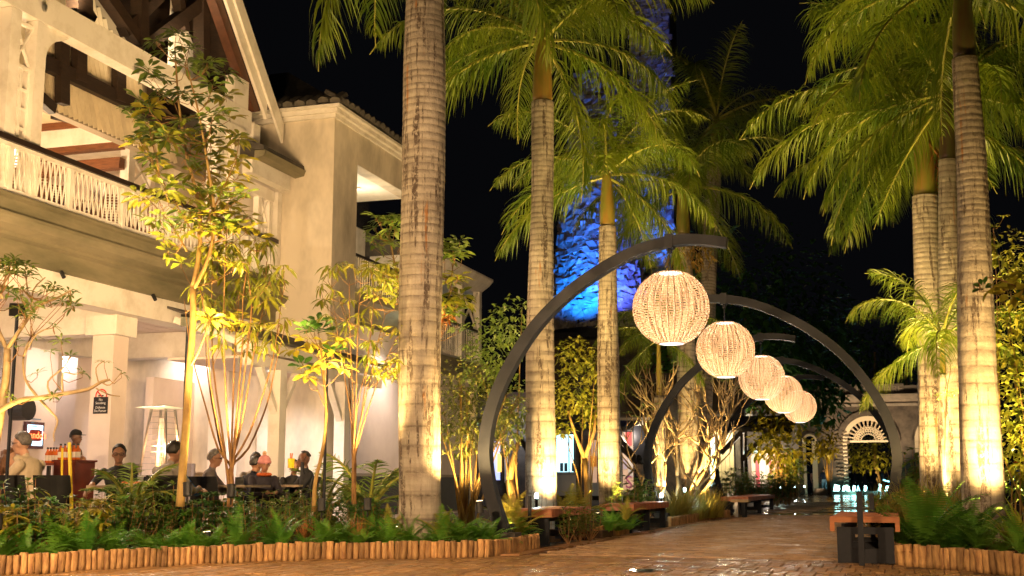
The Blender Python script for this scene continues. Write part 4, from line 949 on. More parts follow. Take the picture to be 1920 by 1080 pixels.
gnarl('low bare frangipani left of the slim young palm',25.0,(1212,),[(-.4,1,.8,.05),(.3,1,.8,.05)],5,.95,leaves=20)
# dense leafy bushes and background trees
def bushy(name,label,base,blobs,mat,size,n,stems=7,cat='shrub',h=1.6,grp=None,trunk=None,bark=barkm,asp=.45,droop=.25,hollow=.2):
    b=Vector(base); r=empty(name,b,label,cat,grp); mb=MB()
    tot=sum(q[1][0]*q[1][2] for q in blobs)
    for c,rad in blobs: cloud(mb,c,rad,int(n*rad[0]*rad[2]/tot),size,asp=asp,droop=droop,hollow=hollow)
    o=mb.build('foliage',mat,r); o['kind']='stuff'
    sb=MB()
    if trunk: 
        for (p,q,r0,r1) in trunk: 
            m=(Vector(p)+Vector(q))/2+Vector((U(-.1,.1),U(-.1,.1),0)); MB().tube([p,m,q],[r0,(r0+r1)/2,r1],7).build('trunk' if r0>.04 else 'limb',bark,r,smooth=True)
    for k in range(stems):
        c,rad=random.choice(blobs); t=Vector(c)+Vector((U(-.8,.8)*rad[0],U(-.8,.8)*rad[1],U(-.3,.7)*rad[2])); f=b+Vector((U(-.12,.12),U(-.12,.12),0))
        m=f+(t-f)*.45+Vector((0,0,.15)); MB().tube([f,m,t],[.018,.013,.005],5).build('stem',bark,r,smooth=True)
    return r
def blob(px,py,D,rx,rz,ry=None): return (PT(px,py,D),(rx,ry or rx,rz))
bushy('bamboo_like_shrub','dense small leaved shrub on a fan of pale canes, just right of the big palm',G(880,15.6,.08),[blob(875,720,15.6,.40,.36),blob(850,770,15.6,.28,.35),blob(905,775,15.6,.42,.38),blob(945,800,15.7,.26,.35),blob(870,820,15.5,.35,.25),blob(960,760,15.9,.2,.25)],leafb,.075,2300,16,bark=barkm,asp=.36)
bushy('leafy_tree','leafy tree with forked orange lit trunk between the second and third palms',G(1098,22.5,.05),[blob(1080,665,22.5,.40,.32),blob(1065,735,22.5,.36,.45),blob(1110,760,22.7,.30,.45),blob(1120,690,22.4,.3,.3),blob(1055,800,22.5,.25,.2)],leafy,.10,1500,6,'tree',trunk=[(G(1099,22.5,.05),PT(1096,860,22.5),.06,.05),(PT(1096,860,22.5),PT(1065,770,22.4),.04,.02),(PT(1096,860,22.5),PT(1118,760,22.6),.04,.02)])
bushy('dark_leafy_tree','dim tree behind the first arch with a few lit leaves, its bent trunk leaning left',G(978,19.5,.05),[blob(930,640,20,.55,.45),blob(960,600,20,.4,.4),blob(905,690,20,.4,.4),blob(975,760,19.6,.25,.5),blob(940,780,19.6,.3,.3)],leafg,.11,1100,5,'tree',trunk=[(G(968,19.5,.05),PT(955,900,19.5),.08,.07),(PT(955,900,19.5),PT(975,820,19.5),.06,.03)])
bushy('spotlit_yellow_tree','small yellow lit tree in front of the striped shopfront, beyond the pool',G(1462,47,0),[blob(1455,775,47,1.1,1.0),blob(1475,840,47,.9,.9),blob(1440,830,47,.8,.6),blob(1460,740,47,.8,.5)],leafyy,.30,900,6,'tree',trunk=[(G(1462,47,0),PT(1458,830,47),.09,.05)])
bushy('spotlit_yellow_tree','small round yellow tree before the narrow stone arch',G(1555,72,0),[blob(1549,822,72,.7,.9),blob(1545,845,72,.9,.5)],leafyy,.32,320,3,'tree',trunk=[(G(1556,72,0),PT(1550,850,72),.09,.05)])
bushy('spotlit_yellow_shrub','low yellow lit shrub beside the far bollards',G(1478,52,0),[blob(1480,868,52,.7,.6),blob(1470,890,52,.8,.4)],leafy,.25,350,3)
for i,(px,py,D,rx,rz,lb) in enumerate(((1400,560,62,5,4.2,'big dark tree behind the globe lanterns, leaf tips faintly lit'),(1470,620,66,4.0,4.0,'dark tree filling the gap under the second arch'),(1490,730,80,3.0,2.4,'dark tree standing left of the stone arcade'),(1350,640,55,3.2,3.4,'dark tree behind the second globe lantern'),(1640,660,118,8,4,'black treetop above the stone arcade'),(1700,640,125,7,4,'black treetop right of the stone arcade'))):
    c=PT(px,py,D); bushy('background_tree',lb,G(px,D,-.05),[(c,(rx,rx*.7,rz)),(c+Vector((rx*.5,0,-rz*.4)),(rx*.6,rx*.5,rz*.6)),(c+Vector((-rx*.6,0,-rz*.2)),(rx*.5,rx*.5,rz*.7))],leafd,.55,1300,0,'tree','',None,[(G(px,D,-.05),c,.25,.12)],barkg)
bushy('fountain_tree','dark tree seen through the big fanlight arch',G(1640,101,-.05),[(PT(1635,845,101),(3.6,2,1.6)),(PT(1612,860,100),(2,1.5,1.2))],leafy,.35,900,0,'tree',trunk=[(G(1650,101,-.05),PT(1640,850,101),.3,.15)],bark=barkg)
# right edge shrubbery
bushy('tall_shrub','tall shrub at the right edge behind the thickest palm, yellow lit leaves to mid height',G(1925,14.8,.05),[blob(1900,640,14.8,.22,.55),blob(1925,560,14.8,.35,.5),blob(1905,740,14.8,.25,.55),blob(1930,820,14.8,.35,.6),blob(1898,850,14.9,.2,.35),blob(1900,480,15.2,.28,.35)],leafy,.10,1500,9,asp=.5)
bushy('low_shrub','small leafy shrub at the right edge under the tall one',G(1905,14.2,.05),[blob(1925,905,15.2,.3,.2)],leafg,.09,260,5)
st=[([(1990,640),(1935,560),(1900,535),(1860,520),(1835,528)],.010,.004,0)]
sapling('overhanging_branch','bare branch with big round yellow leaves hanging into the frame at the right',10.4,st,[(1843,540,WB[1:],.55),(1862,538,WB[:1],.6),(1882,528,WB[:1],.6),(1905,520,WB[:1],.75),(1915,545,WB[:1],.7),(1895,548,WB[:1],.55),(1925,510,WB[:1],.7),(1932,560,WB[1:],.7)],twigm,'branch',base=PT(1990,640,10.4))
st=[([(1880,940),(1872,700),(1868,520),(1862,430)],.012,.004,0),([(1870,600),(1885,540),(1895,470)],.006,.003,0)]
sapling('thin_sapling','thin bare sapling right beside the thickest palm trunk',15.6,st,[(1862,425,WY,.5),(1858,450,WT,1.2),(1880,405,WY,.45),(1893,470,WY,.6),(1868,520,WT,1.2),(1858,650,WT,1.4),(1875,560,WT,1.3)],twigm)
sapling('creeper','leafy twig climbing between the palms of the right group',16.5,[([(1770,880),(1775,740),(1782,690),(1775,640)],.008,.003,0)],[(1775,625,WL,.6),(1765,655,WL,.6),(1790,690,WL,.6),(1772,745,WY,.5),(1785,735,WY,.5),(1760,740,WL,.5)],twigm,'creeper')
# ================================================================ LOW PLANTING
def fern_mesh(nf,L,seed,mat=fernm,up=60,name='fern',pw=.066,npin=17):
    rs=random.Random(seed); mb=MB()
    for i in range(nf):
        a=2*math.pi*i/nf+rs.uniform(-.3,.3); e=R(up*rs.uniform(.6,1.25)); l=L*rs.uniform(.65,1.1); K=8; p=Vector((0,0,0)); pts=[p]; ts=[]
        bend=R(rs.uniform(50,95))
        for k in range(K):
            an=e-bend*(k/K)**1.2; d=Vector((math.cos(a)*math.cos(an),math.sin(a)*math.cos(an),math.sin(an))); ts.append(d); p=p+d*l/K; pts.append(p)
        side=Vector((-math.sin(a),math.cos(a),0))
        for k in range(npin):
            t=.1+.9*k/npin; f=t*K; j=min(int(f),K-1); q=pts[j]*(1-(f-j))+pts[j+1]*(f-j); T=ts[j]; w=pw*math.sin(math.pi*min(1,t*.85+.18))**.6*(l/L+.3)
            for s in (-1,1):
                tip=q+side*(s*w)+T*w*.28+Vector((0,0,-w*.25)); hw=T*(l/npin*.34)
                mb.add([q-hw,q+hw,tip+hw*.3,tip-hw*.2],[(0,1,2,3)])
        mb.tube([pts[0],pts[3],pts[6]],.0025,3,cap=False)
    return mb.mesh(name,mat)
FE=[fern_mesh(15,.46,1),fern_mesh(17,.52,2,up=70),fern_mesh(13,.40,3,up=45),fern_mesh(12,.62,4,up=80,pw=.06,npin=26)]
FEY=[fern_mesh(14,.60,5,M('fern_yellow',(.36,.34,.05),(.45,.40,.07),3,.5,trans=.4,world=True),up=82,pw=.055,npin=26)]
def shrub_mesh(seed,h=.75,ns=13,mat=leafd,L=.105,W=.036,name='low_plant'):
    rs=random.Random(seed); mb=MB()
    for i in range(ns):
        a=rs.uniform(0,6.28); sp=rs.uniform(.05,.30); t=Vector((math.cos(a)*sp,math.sin(a)*sp,h*rs.uniform(.45,1.05)))
        mb.m=1; mb.tube([(0,0,0),tuple(t*.5+Vector((t.x*.3,t.y*.3,0))),tuple(t)],[.007,.005,.003],4,cap=False); mb.m=0
        for lv,(z,sc) in enumerate(((1,1),(.86,1.1),(.7,1.0),(.5,.8))):
            c=t*z
            for k in range(7 if lv<2 else 4):
                b=rs.uniform(0,6.28); el=rs.uniform(.0,.8) if lv==0 else rs.uniform(-.4,.4)
                d=Vector((math.cos(b)*math.cos(el),math.sin(b)*math.cos(el),math.sin(el))); l=L*sc*rs.uniform(.7,1.15)
                mb.leaf(c,d,(0,0,1),l,W*rs.uniform(.8,1.2),.25)
    return mb.mesh(name,[mat,twigm])
SHM=[shrub_mesh(1),shrub_mesh(2,.85),shrub_mesh(3,.62,15),shrub_mesh(4,.8,14,leafg,.12,.045),shrub_mesh(5,.7,12,leafg,.09,.03)]
SHY=[shrub_mesh(8,.45,9,leafyy,.12,.04)]
def grass_mesh(seed,n=110,h=.55,mat=grassm,w=.012,name='grass_tuft',spread=.10,bend=.9):
    rs=random.Random(seed); mb=MB()
    for i in range(n):
        a=rs.uniform(0,6.28); r0=spread*rs.random(); p=Vector((math.cos(a)*r0,math.sin(a)*r0,0)); a2=a+rs.uniform(-.7,.7); l=h*rs.uniform(.5,1.1); el=R(rs.uniform(55,88)); side=Vector((-math.sin(a2),math.cos(a2),0)); vs=[]; K=4; b=bend*rs.uniform(.5,1.4)
        for k in range(K+1):
            ww=w*(.8,1,.85,.6,.08)[k]; vs+=[p-side*ww/2,p+side*ww/2]; e=el-b*(k/K)**1.3; p=p+Vector((math.cos(a2)*math.cos(e),math.sin(a2)*math.cos(e),math.sin(e)))*l/K
        mb.add(vs,[(2*k,2*k+1,2*k+3,2*k+2) for k in range(K)])
    return mb.mesh(name,mat)
GRM=[grass_mesh(1),grass_mesh(2,130,.62)]
GRO=[grass_mesh(3,120,.30,M('orange_grass',(.55,.25,.08),(.40,.18,.05),3,.6,trans=.3),.008,bend=.5)]
STRAP=[grass_mesh(4,34,.62,M('strap_leaf',(.40,.42,.05),(.30,.36,.04),3,.45,trans=.4),.034,'strap_leaf_plant',.05,1.7)]
STRAPD=[grass_mesh(5,40,.5,leafg,.03,'strap_leaf_plant',.06,1.5)]
NFE=[0]
ZN=[(70,'at the left edge'),(165,'below the yellow poles'),(290,'below the areca palm'),(400,'by the umbrella tree'),(520,'by the bare stems'),(640,'by the young yellow tree'),(750,'left of the big palm'),(860,'at the big palm'),(1010,'by the first arch foot'),(1120,'behind the first bench'),(1230,'by the second bench'),(1345,'past the second bench'),(1600,'by the far bench'),(1790,'left of the right palms'),(3000,'at the right edge')]
CNT={}
def put(name,ms,p,label,cat,grp,sc=1):
    if grp:
        lat=p[0]*RT[0]+p[1]*RT[1]; dd=p[0]*FW[0]+p[1]*FW[1]; px=960+lat/dd*2329; z=next(t for b,t in ZN if px<b); k=(grp,z); CNT[k]=CNT.get(k,-1)+1
        label=label.split(',')[0]+', '+ORD[min(CNT[k],11)]+' '+z
    o=link(name,random.choice(ms),None,p,(U(-.12,.12),U(-.12,.12),U(0,6.28)),sc*U(.85,1.15)); return tag(o,label,cat,grp)
# left bed: a front row of ferns, whorled shrubs behind, low creeping cover between
def fd(px):   # depth of the log line under a column
    xs=[(0,10.8),(300,11.95),(500,12.85),(750,13.25),(900,13.35),(1000,14.85)]
    for a,b in zip(xs,xs[1:]):
        if a[0]<=px<=b[0]: return a[1]+(b[1]-a[1])*(px-a[0])/(b[0]-a[0])
    return xs[0][1] if px<0 else xs[-1][1]
for k in range(30):
    px=-20+k*33+U(-12,12); put('fern',FE,G(px,fd(px)+U(.15,.45),.10),'green sword fern behind the long log row','fern','sword ferns behind the long log row',U(.6,.95))
for k in range(36):
    px=-30+k*22+U(-10,10); d=fd(px)+U(.55,1.5)
    if 735<px<845: continue
    put('low_shrub',SHM,G(px,d,.10),'dark whorled leaf shrub amid the bed','shrub','dark whorled leaf shrubs of the left bed',U(.62,.88))
for k in range(26):
    px=-30+k*29+U(-12,12); d=fd(px)+U(1.5,2.3); 
    if 735<px<845: continue
    put('low_shrub',SHM,G(px,d,.08),'dark shrub against the diners\' chairs','shrub','dark shrubs at the back of the left bed',U(.6,.85))
for px,d in ((150,11.8),(40,11.35),(128,12.0)): put('low_shrub',SHY,G(px,d,.12),'low yellow leaved plant','shrub','low yellow plants at the left',1)
put('grass_tuft',GRO,G(672,13.65,.14),'orange dry grass tuft glowing in the bed left of the big palm','grass tuft',None,1)
put('grass_tuft',GRO,G(580,13.8,.14),'small reddish dry grass tuft at the foot of the young tree','grass tuft',None,.9)
for px,d,sc in ((730,13.75,.7),(765,13.5,.55),(835,13.7,.8),(860,13.7,.9),(900,13.8,.8),(700,13.8,.8),(640,13.7,.8)): put('fern',FEY if rnd()<.35 else FE,G(px,d,.12),'lit fern','fern','ferns at the foot of the big palm',sc)
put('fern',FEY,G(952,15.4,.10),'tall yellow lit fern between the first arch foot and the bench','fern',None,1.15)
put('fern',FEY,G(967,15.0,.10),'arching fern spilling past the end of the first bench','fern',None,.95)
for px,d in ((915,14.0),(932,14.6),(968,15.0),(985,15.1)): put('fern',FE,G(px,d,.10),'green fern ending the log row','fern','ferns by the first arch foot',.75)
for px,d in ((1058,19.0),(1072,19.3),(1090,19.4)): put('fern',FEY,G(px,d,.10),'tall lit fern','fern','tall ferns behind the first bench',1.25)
for px,d in ((1065,15.9),(1085,16.4),(1105,16.7),(1095,17.4),(1075,17.2)): put('low_shrub',SHM[3:],G(px,d,.0),'leafy plant under the first bench','shrub','plants under the first bench',.62)
for px,d in ((1140,17.9),(1160,18.3),(1180,18.7),(1150,18.8),(1168,19.4)): put('fern',FE,G(px,d,.08),'fern between two benches','fern','ferns between the two benches',.8)
for px,d in ((1165,20.8),(1205,21.3),(1195,23),(1185,22.5),(1210,22.8)): put('low_shrub',SHM[3:],G(px,d,.05),'leafy plant','shrub','plants behind the second bench',.95)
put('fern',FEY,G(1172,18.5,.22),'pale fern frond lying over the second bench top','fern',None,.8)
for k in range(12): px=1256+k*8+U(-5,5); put('grass_tuft',GRM,G(px,23.6+k*.28,.05),'tall yellow green grass tuft','grass tuft','tall grass tufts past the second bench',U(1.0,1.35))
for k in range(12): px=1340+k*13+U(-8,8); put('low_shrub',SHM,G(px,38.6+U(0,3),.05),'low plant beyond the pool','shrub','low plants beyond the long far bench',1.3)
for k in range(9): px=1380+k*14+U(-8,8); put('low_shrub',SHM[3:],G(px,46.+U(0,3),.05),'low green plant before the far shopfronts','shrub','low plants before the far shopfronts',1.5)
# right bed
for px,d,sc in ((1700,12.6,1.05),(1730,12.35,1.25),(1760,12.3,1.0),(1685,12.9,.8),(1790,12.2,1.1),(1830,12.0,.8),(1870,11.8,.85),(1905,11.6,.85),(1715,13.2,1.0),(1775,13.0,1.1)):
    put('fern',FE,G(px,d,.13),'big green fern over the thick logs','fern','big ferns over the right logs',sc)
for px,d,sc in ((1755,13.6,1.2),(1820,13.2,1.1),(1800,13.4,1.0),(1845,13.1,.8)): put('fern',FE[3:],G(px,d,.13),'upright fern','fern','upright ferns before the right palms',sc)
for k in range(9): px=1692+k*12+U(-5,5); put('grass_tuft',GRM,G(px,14.6+U(0,1.2),.1),'pale yellow grass tuft','grass tuft','pale grass tufts by the right palms',U(1.1,1.45))
for px,d in ((1890,12.6),(1915,12.4)): put('strap_leaf_plant',STRAP,G(px,d,.1),'strap leaved plant with arching yellow blades','plant','strap leaved plants at the right edge',1.0)
for px,d in ((1655,14.0),(1668,15.2),(1680,16.5),(1640,17),(1660,18.5)): put('low_shrub',SHY+SHM[3:],G(px,d,.05),'plant behind the right bench','shrub','plants behind the right bench',.85)
for k in range(10): px=1700+k*16; put('low_shrub',SHM[3:],G(px,19.5+U(0,5),.05),'leafy plant in the dark','shrub','plants behind the right palms',1.5)
for px in (1650,1665): put('grass_tuft',GRM,G(px,30,.0),'grass tuft beside the far path','grass tuft','grass tufts at the far path side',1.4)
# ground cover that nobody could count
mb=MB()
for k in range(2600):
    px=U(-40,1000); d=fd(px)+U(.08,2.6)**1.0
    p=G(px,d,.10+U(0,.10)); a=U(0,6.28); mb.leaf(p,(math.cos(a),math.sin(a),U(.1,1.)),(0,0,1),U(.05,.13),U(.012,.03),.4)
for k in range(900):
    px=U(1660,1930); d=U(12.3,16); p=G(px,d,.10+U(0,.07)); a=U(0,6.28); mb.leaf(p,(math.cos(a),math.sin(a),U(.1,.8)),(0,0,1),U(.05,.12),U(.014,.03),.4)
tag(mb.build('undergrowth',fernm),'low creeping greenery covering the soil of the beds','ground cover',None,'stuff')
mb=MB()
for k in range(420):
    px=U(1660,1935) if rnd()<.6 else U(0,1000); d=U(11.9,14) if px>1200 else fd(px)+U(.1,.8); p=G(px,d,.125); a=U(0,6.28); mb.leaf(p,(math.cos(a),math.sin(a),U(-.1,.3)),(U(-.4,.4),U(-.4,.4),1),U(.05,.10),U(.02,.04),.1)
tag(mb.build('fallen_leaves',deadm),'brown fallen leaves scattered on the bed soil','leaf litter',None,'stuff')
# areca palms
AR=[frond_mesh(.95,78,80,26,.26,.35,.018,.25,31,[leafg,rachm]),frond_mesh(.95,58,85,26,.26,.45,.018,.25,32,[leafg,rachm]),frond_mesh(.85,35,80,24,.24,.5,.018,.25,33,[leafg,rachm])]
def areca(label,p,n,sc,az=0):
    r=empty('areca_palm',p,label,'palm')
    for i in range(4): a=i*1.6; MB().tube([(.05*math.cos(a),.05*math.sin(a),0),(.07*math.cos(a),.07*math.sin(a),.45)],[.012,.009],6).build('cane',M('areca_cane',(.35,.35,.08),rough=.5),r,org=(0,0,0))
    for i in range(n): a=az+i*2.4; link('frond',AR[min(2,i*3//n)],r,(.07*math.cos(a),.07*math.sin(a),.42+U(-.08,.08)),(U(-.2,.2),0,a),sc*U(.85,1.1))
    return r
areca('feathery areca palm in front of the diners, before the glowing patio heater',G(250,13.6,.10),14,.78)
areca('areca palm in the shade behind the porch posts',G(690,18.6,.0),9,1.25,.6)
areca('second areca palm with pale fronds behind the young tree',G(605,19.5,.0),8,1.1,2.0)
# epiphyte
b=PT(1290,475,27.9); tag(cloud(MB(),(0,0,0),(.62,.5,.40),420,.16,.25,droop=.5).build('epiphyte_fern',M('epiphyte_leaf',(.40,.25,.05),(.25,.20,.04),3,.6,trans=.3,world=True)),'brownish epiphytic fern clump on the dim palm above the first arch','fern').location=b
# ================================================================ PLANT LIGHTS
def along(base,off,h): b=Vector(base); return b+Vector(off),b+Vector((0,0,h))
UL=[ # px, depth, z, target(px,py,D), W, angle, label
 (900,13.8,.42,(800,-300,13.9),340,125,'spotlight right in front of the big left palm'),
 (1066,17.85,.10,(1018,-100,18.5),640,120,'spotlight by the bench at the foot of the second palm'),
 (1120,20.7,.12,(1140,100,21.6),560,115,'spotlight at the foot of the third palm'),
 (1248,24.9,.10,(1237,640,25.6),260,60,'spotlight before the slim young palm'),
 (1304,26.9,.10,(1286,300,28),480,110,'spotlight before the dim palm trunk'),
 (1905,13.45,.12,(1818,-100,14.6),820,125,'spotlight in front of the thickest right palm'),
 (1812,17.0,.10,(1776,0,18.2),640,110,'spotlight between the right palms'),
 (1720,18.3,.10,(1742,0,19.5),620,110,'spotlight under the left palm of the right group'),
 (1712,15.6,.10,(1700,620,17.5),330,80,'spotlight in the pale grass at the right'),
 (352,12.15,.62,(350,150,13.0),560,50,'spotlight under the umbrella tree'),
 (434,12.6,.6,(450,520,13.2),260,60,'spotlight under the many stemmed shrub'),
 (604,13.1,.45,(605,600,13.6),230,50,'spotlight under the young yellow leaved tree'),
 (690,13.6,.45,(690,500,14.2),420,60,'spotlight under the thin stemmed shrub'),
 (0,10.75,.35,(30,500,11.3),130,65,'spotlight under the left edge frangipani'),
 (890,14.7,.14,(895,700,15.7),260,80,'spotlight under the cane shrub beside the first arch'),
 (1088,21.6,.10,(1085,720,22.5),220,75,'spotlight under the leafy tree between the palms'),
 (1262,24.6,.10,(1262,720,26),60,95,'spotlight under the bare frangipanis'),
 (1325,26.0,.10,(1380,700,28),45,90,'spotlight in the grass under the reaching frangipani'),
 (950,18.9,.10,(945,700,20),110,80,'spotlight under the bent trunk'),
 (1900,13.6,.12,(1905,600,14.8),80,70,'spotlight under the right edge shrub'),
 (960,14.95,.12,(960,860,15.5),18,100,'small spotlight among the ferns by the bench end'),
 (1462,45.5,.05,(1462,800,47),260,80,'far spotlight under the yellow tree'),
 (1553,70,.05,(1550,830,72),260,80,'far spotlight under the round yellow tree'),
 (1640,98,.05,(1635,840,101),300,90,'far spotlight behind the arcade'),
]
for (px,d,z,t,W,ang,lb) in UL:
    uplight(G(px,d,z),PT(*t),W,lb,WARM if W<5000 else WARM2,ang)
# floodlights washing the facade; the poles and most of the lamps are added
def pole_flood(px,d,h,t,W,lb):
    b=G(px,d,.05); r=empty('pole_floodlight',b,lb,'floodlight','floodlights on slim poles in the left bed'); c=b+Vector((0,0,h)); dr=(Vector(t)-c).normalized()
    MB().tube([b,c],.018,8).build('pole',iron,r); MB().beam(c-dr*.06,c+dr*.03,.16,.11).build('lamp_box',black,r); MB().beam(c+dr*.031,c+dr*.034,.13,.08).build('lens',lens_g,r)
    spot('flood_lamp',c+dr*.06,c+dr*5,W,(1,.64,.30),88,.7,.07,r)
for a in ((12,12.9,2.55,PT(100,200,19),950,'floodlight on a pole in the frangipani at the left edge'),(340,13.4,2.5,PT(350,270,22),900,'floodlight on a pole behind the umbrella tree trunk'),(608,14.2,2.2,PT(610,540,25),560,'floodlight on a pole beside the young yellow leaved tree'),(762,15.0,2.2,PT(715,420,28),460,'floodlight on a pole behind the big left palm')): pole_flood(*a)

for (px,d,t,W,ang,lb) in ((392,12.9,(345,150,13),620,30,'narrow spotlight turned up at the umbrella tree top'),(980,16.4,(1015,60,18.5),700,38,'narrow spotlight turned up at the crown of the second palm'),(1100,19.6,(1135,280,21.6),700,40,'narrow spotlight turned up at the crown of the third palm'),
   (745,14.4,(720,-60,14.5),260,44,'narrow spotlight turned up at the crown of the big left palm'),(1716,18.0,(1705,120,19.5),560,46,'narrow spotlight turned up at the left crown of the right group'),
   (1760,16.4,(1790,60,18),480,46,'narrow spotlight turned up at the middle crown of the right group'),(1900,15.6,(1880,-20,14.8),380,60,'narrow spotlight turned up at the crown of the thickest right palm'),
   (1225,24.6,(1236,590,25.6),300,36,'narrow spotlight turned up at the slim young palm'),(1735,16.4,(1720,600,17.2),330,42,'narrow spotlight turned up at the young palm with drooping fronds'),
   (1330,27.0,(1300,330,28),300,36,'narrow spotlight turned up at the dim palm crown')):
    uplight(G(px,d,.12),PT(*t),W,lb,(1,.72,.25),ang,.08,.8)  # second, narrow lamps added to brighten the crowns and tree top
pole_flood(900,25.0,2.0,PT(870,600,33),300,'floodlight on a pole aimed at the smaller balcony block')  # unseen floodlight added because the balcony block came out dark
# ================================================================ FURNITURE UNDER THE ARCADE
def chair(p,rz,label):
    r=empty('cafe_chair',p,label,'chair','black chairs of the diners',rz=rz)
    return r
seatm=MB().box(-.21,.21,-.21,.21,.43,.455).mesh('seat',black)
mb=MB(); 
for i in range(6):
    a0=(i-3)/6; a1=(i-2)/6
    y0=-.20-.05*math.cos(a0*2.6)+.05; y1=-.20-.05*math.cos(a1*2.6)+.05
    mb.add([(a0*.42,y0-.0,.52),(a1*.42,y1,.52),(a1*.40,y1-.10,.86),(a0*.40,y0-.10,.86),(a0*.42,y0+.018,.52),(a1*.42,y1+.018,.52),(a1*.40,y1-.082,.86),(a0*.40,y0-.082,.86)],[(0,1,2,3),(7,6,5,4),(3,2,6,7),(0,4,5,1),(0,3,7,4),(1,5,6,2)])
backm=mb.mesh('backrest',black)
legm=[MB().tube([(sx*.19,sy*.19,.43),(sx*.22,sy*.23,0)],.012,6).mesh('leg',steel) for sx in (-1,1) for sy in (-1,1)]
postm=MB().beam((-.17,-.2,.43),(-.17,-.24,.56),.02,.02).beam((.17,-.2,.43),(.17,-.24,.56),.02,.02).mesh('back_support',black)
def facing(dr,df): return math.atan2(RT[1]*dr+FW[1]*df,RT[0]*dr+FW[0]*df)-math.pi/2
for (px,d,f,lb) in ((33,13.5,(.1,1),'black chair at the left edge, back to the bed'),(114,13.6,(.05,1),'black chair beside the man in the cream hoodie, back to the bed'),(312,14.0,(-.2,1),'black chair under the man in the grey shirt'),(398,16.2,(.3,1),'black chair behind the grey jacket diner'),
    (560,17.2,(-1,.1),'black chair under the man on the phone'),(80,14.5,(-1,.2),'black chair under the man in the cream hoodie'),(240,15.9,(.1,-1),'black chair of the diner with glasses, facing the bed'),(470,17.6,(.3,-1),'black chair under the diner in dark jacket'),(497,17.3,(.2,-1),'black chair under the woman in the pink beanie'),(28,15.6,(-.6,.6),'black chair under the brown haired woman')):
    r=chair(G(px,d),facing(*f),lb)
    link('seat',seatm,r); link('backrest',backm,r); link('back_support',postm,r)
    for m in legm: link('leg',m,r)
tabt=M('table_top',(.42,.33,.24),(.3,.22,.15),4,.4)
def table(p,label,sz=.7):
    r=empty('cafe_table',p,label,'table'); x,y=p[0],p[1]
    MB().box(x-sz/2,x+sz/2,y-sz/2,y+sz/2,.72,.75).build('table_top',tabt,r); MB().tube([(x,y,.03),(x,y,.72)],.03,8).build('pedestal',steel,r); MB().lathe([(.22,0),(.22,.015),(.04,.03)],14,(x,y,0)).build('base',black,r)
    return r
table(G(22,14.4),'table before the man in the cream hoodie'); table(G(255,14.8),'table with plates before the diner with glasses',.8); table(G(440,16.6),'table left of the woman in the pink beanie'); table(G(540,17.9),'table of the man on the phone')
def glassd(p,label,c,h=.13):
    r=empty('drink_glass',p,label,'glass'); MB().lathe([(.028,0),(.036,h)],12,p).build('glass_wall',M('clear_glass',(.8,.8,.8),rough=.05,spec=.8,trans=.6),r)
    MB().lathe([(.026,.004),(.034,h*.8)],12,p).build('drink',M('drink_'+label[:6],c,rough=.2,trans=.5),r)
q=G(25,14.25,.751); glassd(q,'orange drink on the table of the hoodie man',(.9,.35,.03),.16)
q=G(263,14.6,.751); glassd(q,'clear tumbler among the plates',(.7,.75,.85),.12)
for px,d in ((240,14.7),(256,14.55)):
    q=G(px,d,.751); r=empty('plate',q,'plate of food on the glasses diner\'s table, '+('left' if px<250 else 'right')+' one','plate'); MB().lathe([(.06,0),(.12,.012),(.12,.018),(.06,.008)],16,q).build('dish',M('plate_white',(.8,.8,.78),rough=.3),r)
    f=MB(); 
    for k in range(9): f.ball(q+Vector((U(-.06,.06),U(-.06,.06),.025)),.02,5)
    f.build('food',M('food_mat',(.55,.22,.06),rough=.7),r)
q=G(545,18.6,1.0); r=empty('cup',q,'small yellow cup of cutlery on the counter behind the porch','cup'); MB().lathe([(.045,0),(.055,.14)],12,q).build('cup_wall',M('yellow_plastic',(.85,.6,.02),rough=.4),r)
for k in range(4): MB().tube([q+Vector((0,0,.05)),q+Vector((U(-.04,.04),U(-.04,.04),.22))],.006,4).build('cutlery',M('orange_handle',(.7,.2,.05)),r)
# sauce cart with bottles
q=G(138,15.8); r=empty('sauce_cart',q,'reddish brown sauce stand beside the yellow pole','stand'); cm=M('mahogany_panel',(.20,.04,.02),(.13,.025,.015),3,.35)
a=.16
MB().box(q.x-a,q.x+a,q.y-.2,q.y+.2,.02,1.04).build('cabinet',cm,r); MB().box(q.x-a-.02,q.x+a+.02,q.y-.22,q.y+.22,1.041,1.065).build('top_board',cm,r); MB().box(q.x-a-.01,q.x+a+.01,q.y-.21,q.y+.21,.0,.019).build('plinth',black,r)
bg_=MB().lathe([(.028,0),(.032,.01),(.032,.12),(.014,.16),(.014,.18)],10).mesh('glass_body',M('sauce',(.65,.16,.03),(.5,.1,.02),5,.2))
bc=MB().lathe([(.016,.181),(.016,.205)],10).mesh('cap',black); bl_=MB().lathe([(.0335,.03),(.0335,.10)],10).mesh('paper_label',M('paper_label',(.75,.68,.6),rough=.7))
shelf=empty('bottle_shelf',G(106,16.3),'narrow shelf of sauce bottles left of the reddish stand','shelf'); s0=G(84,16.3); s1=G(128,16.3)
MB().beam(s0+Vector((0,0,1.02)),s1+Vector((0,0,1.02)),.16,.03).build('board',cm,shelf); MB().beam(s0+Vector((.05,0,0)),s0+Vector((.05,0,1.0)),.04,.04).beam(s1,s1+Vector((0,0,1.0)),.04,.04).build('leg',black,shelf)
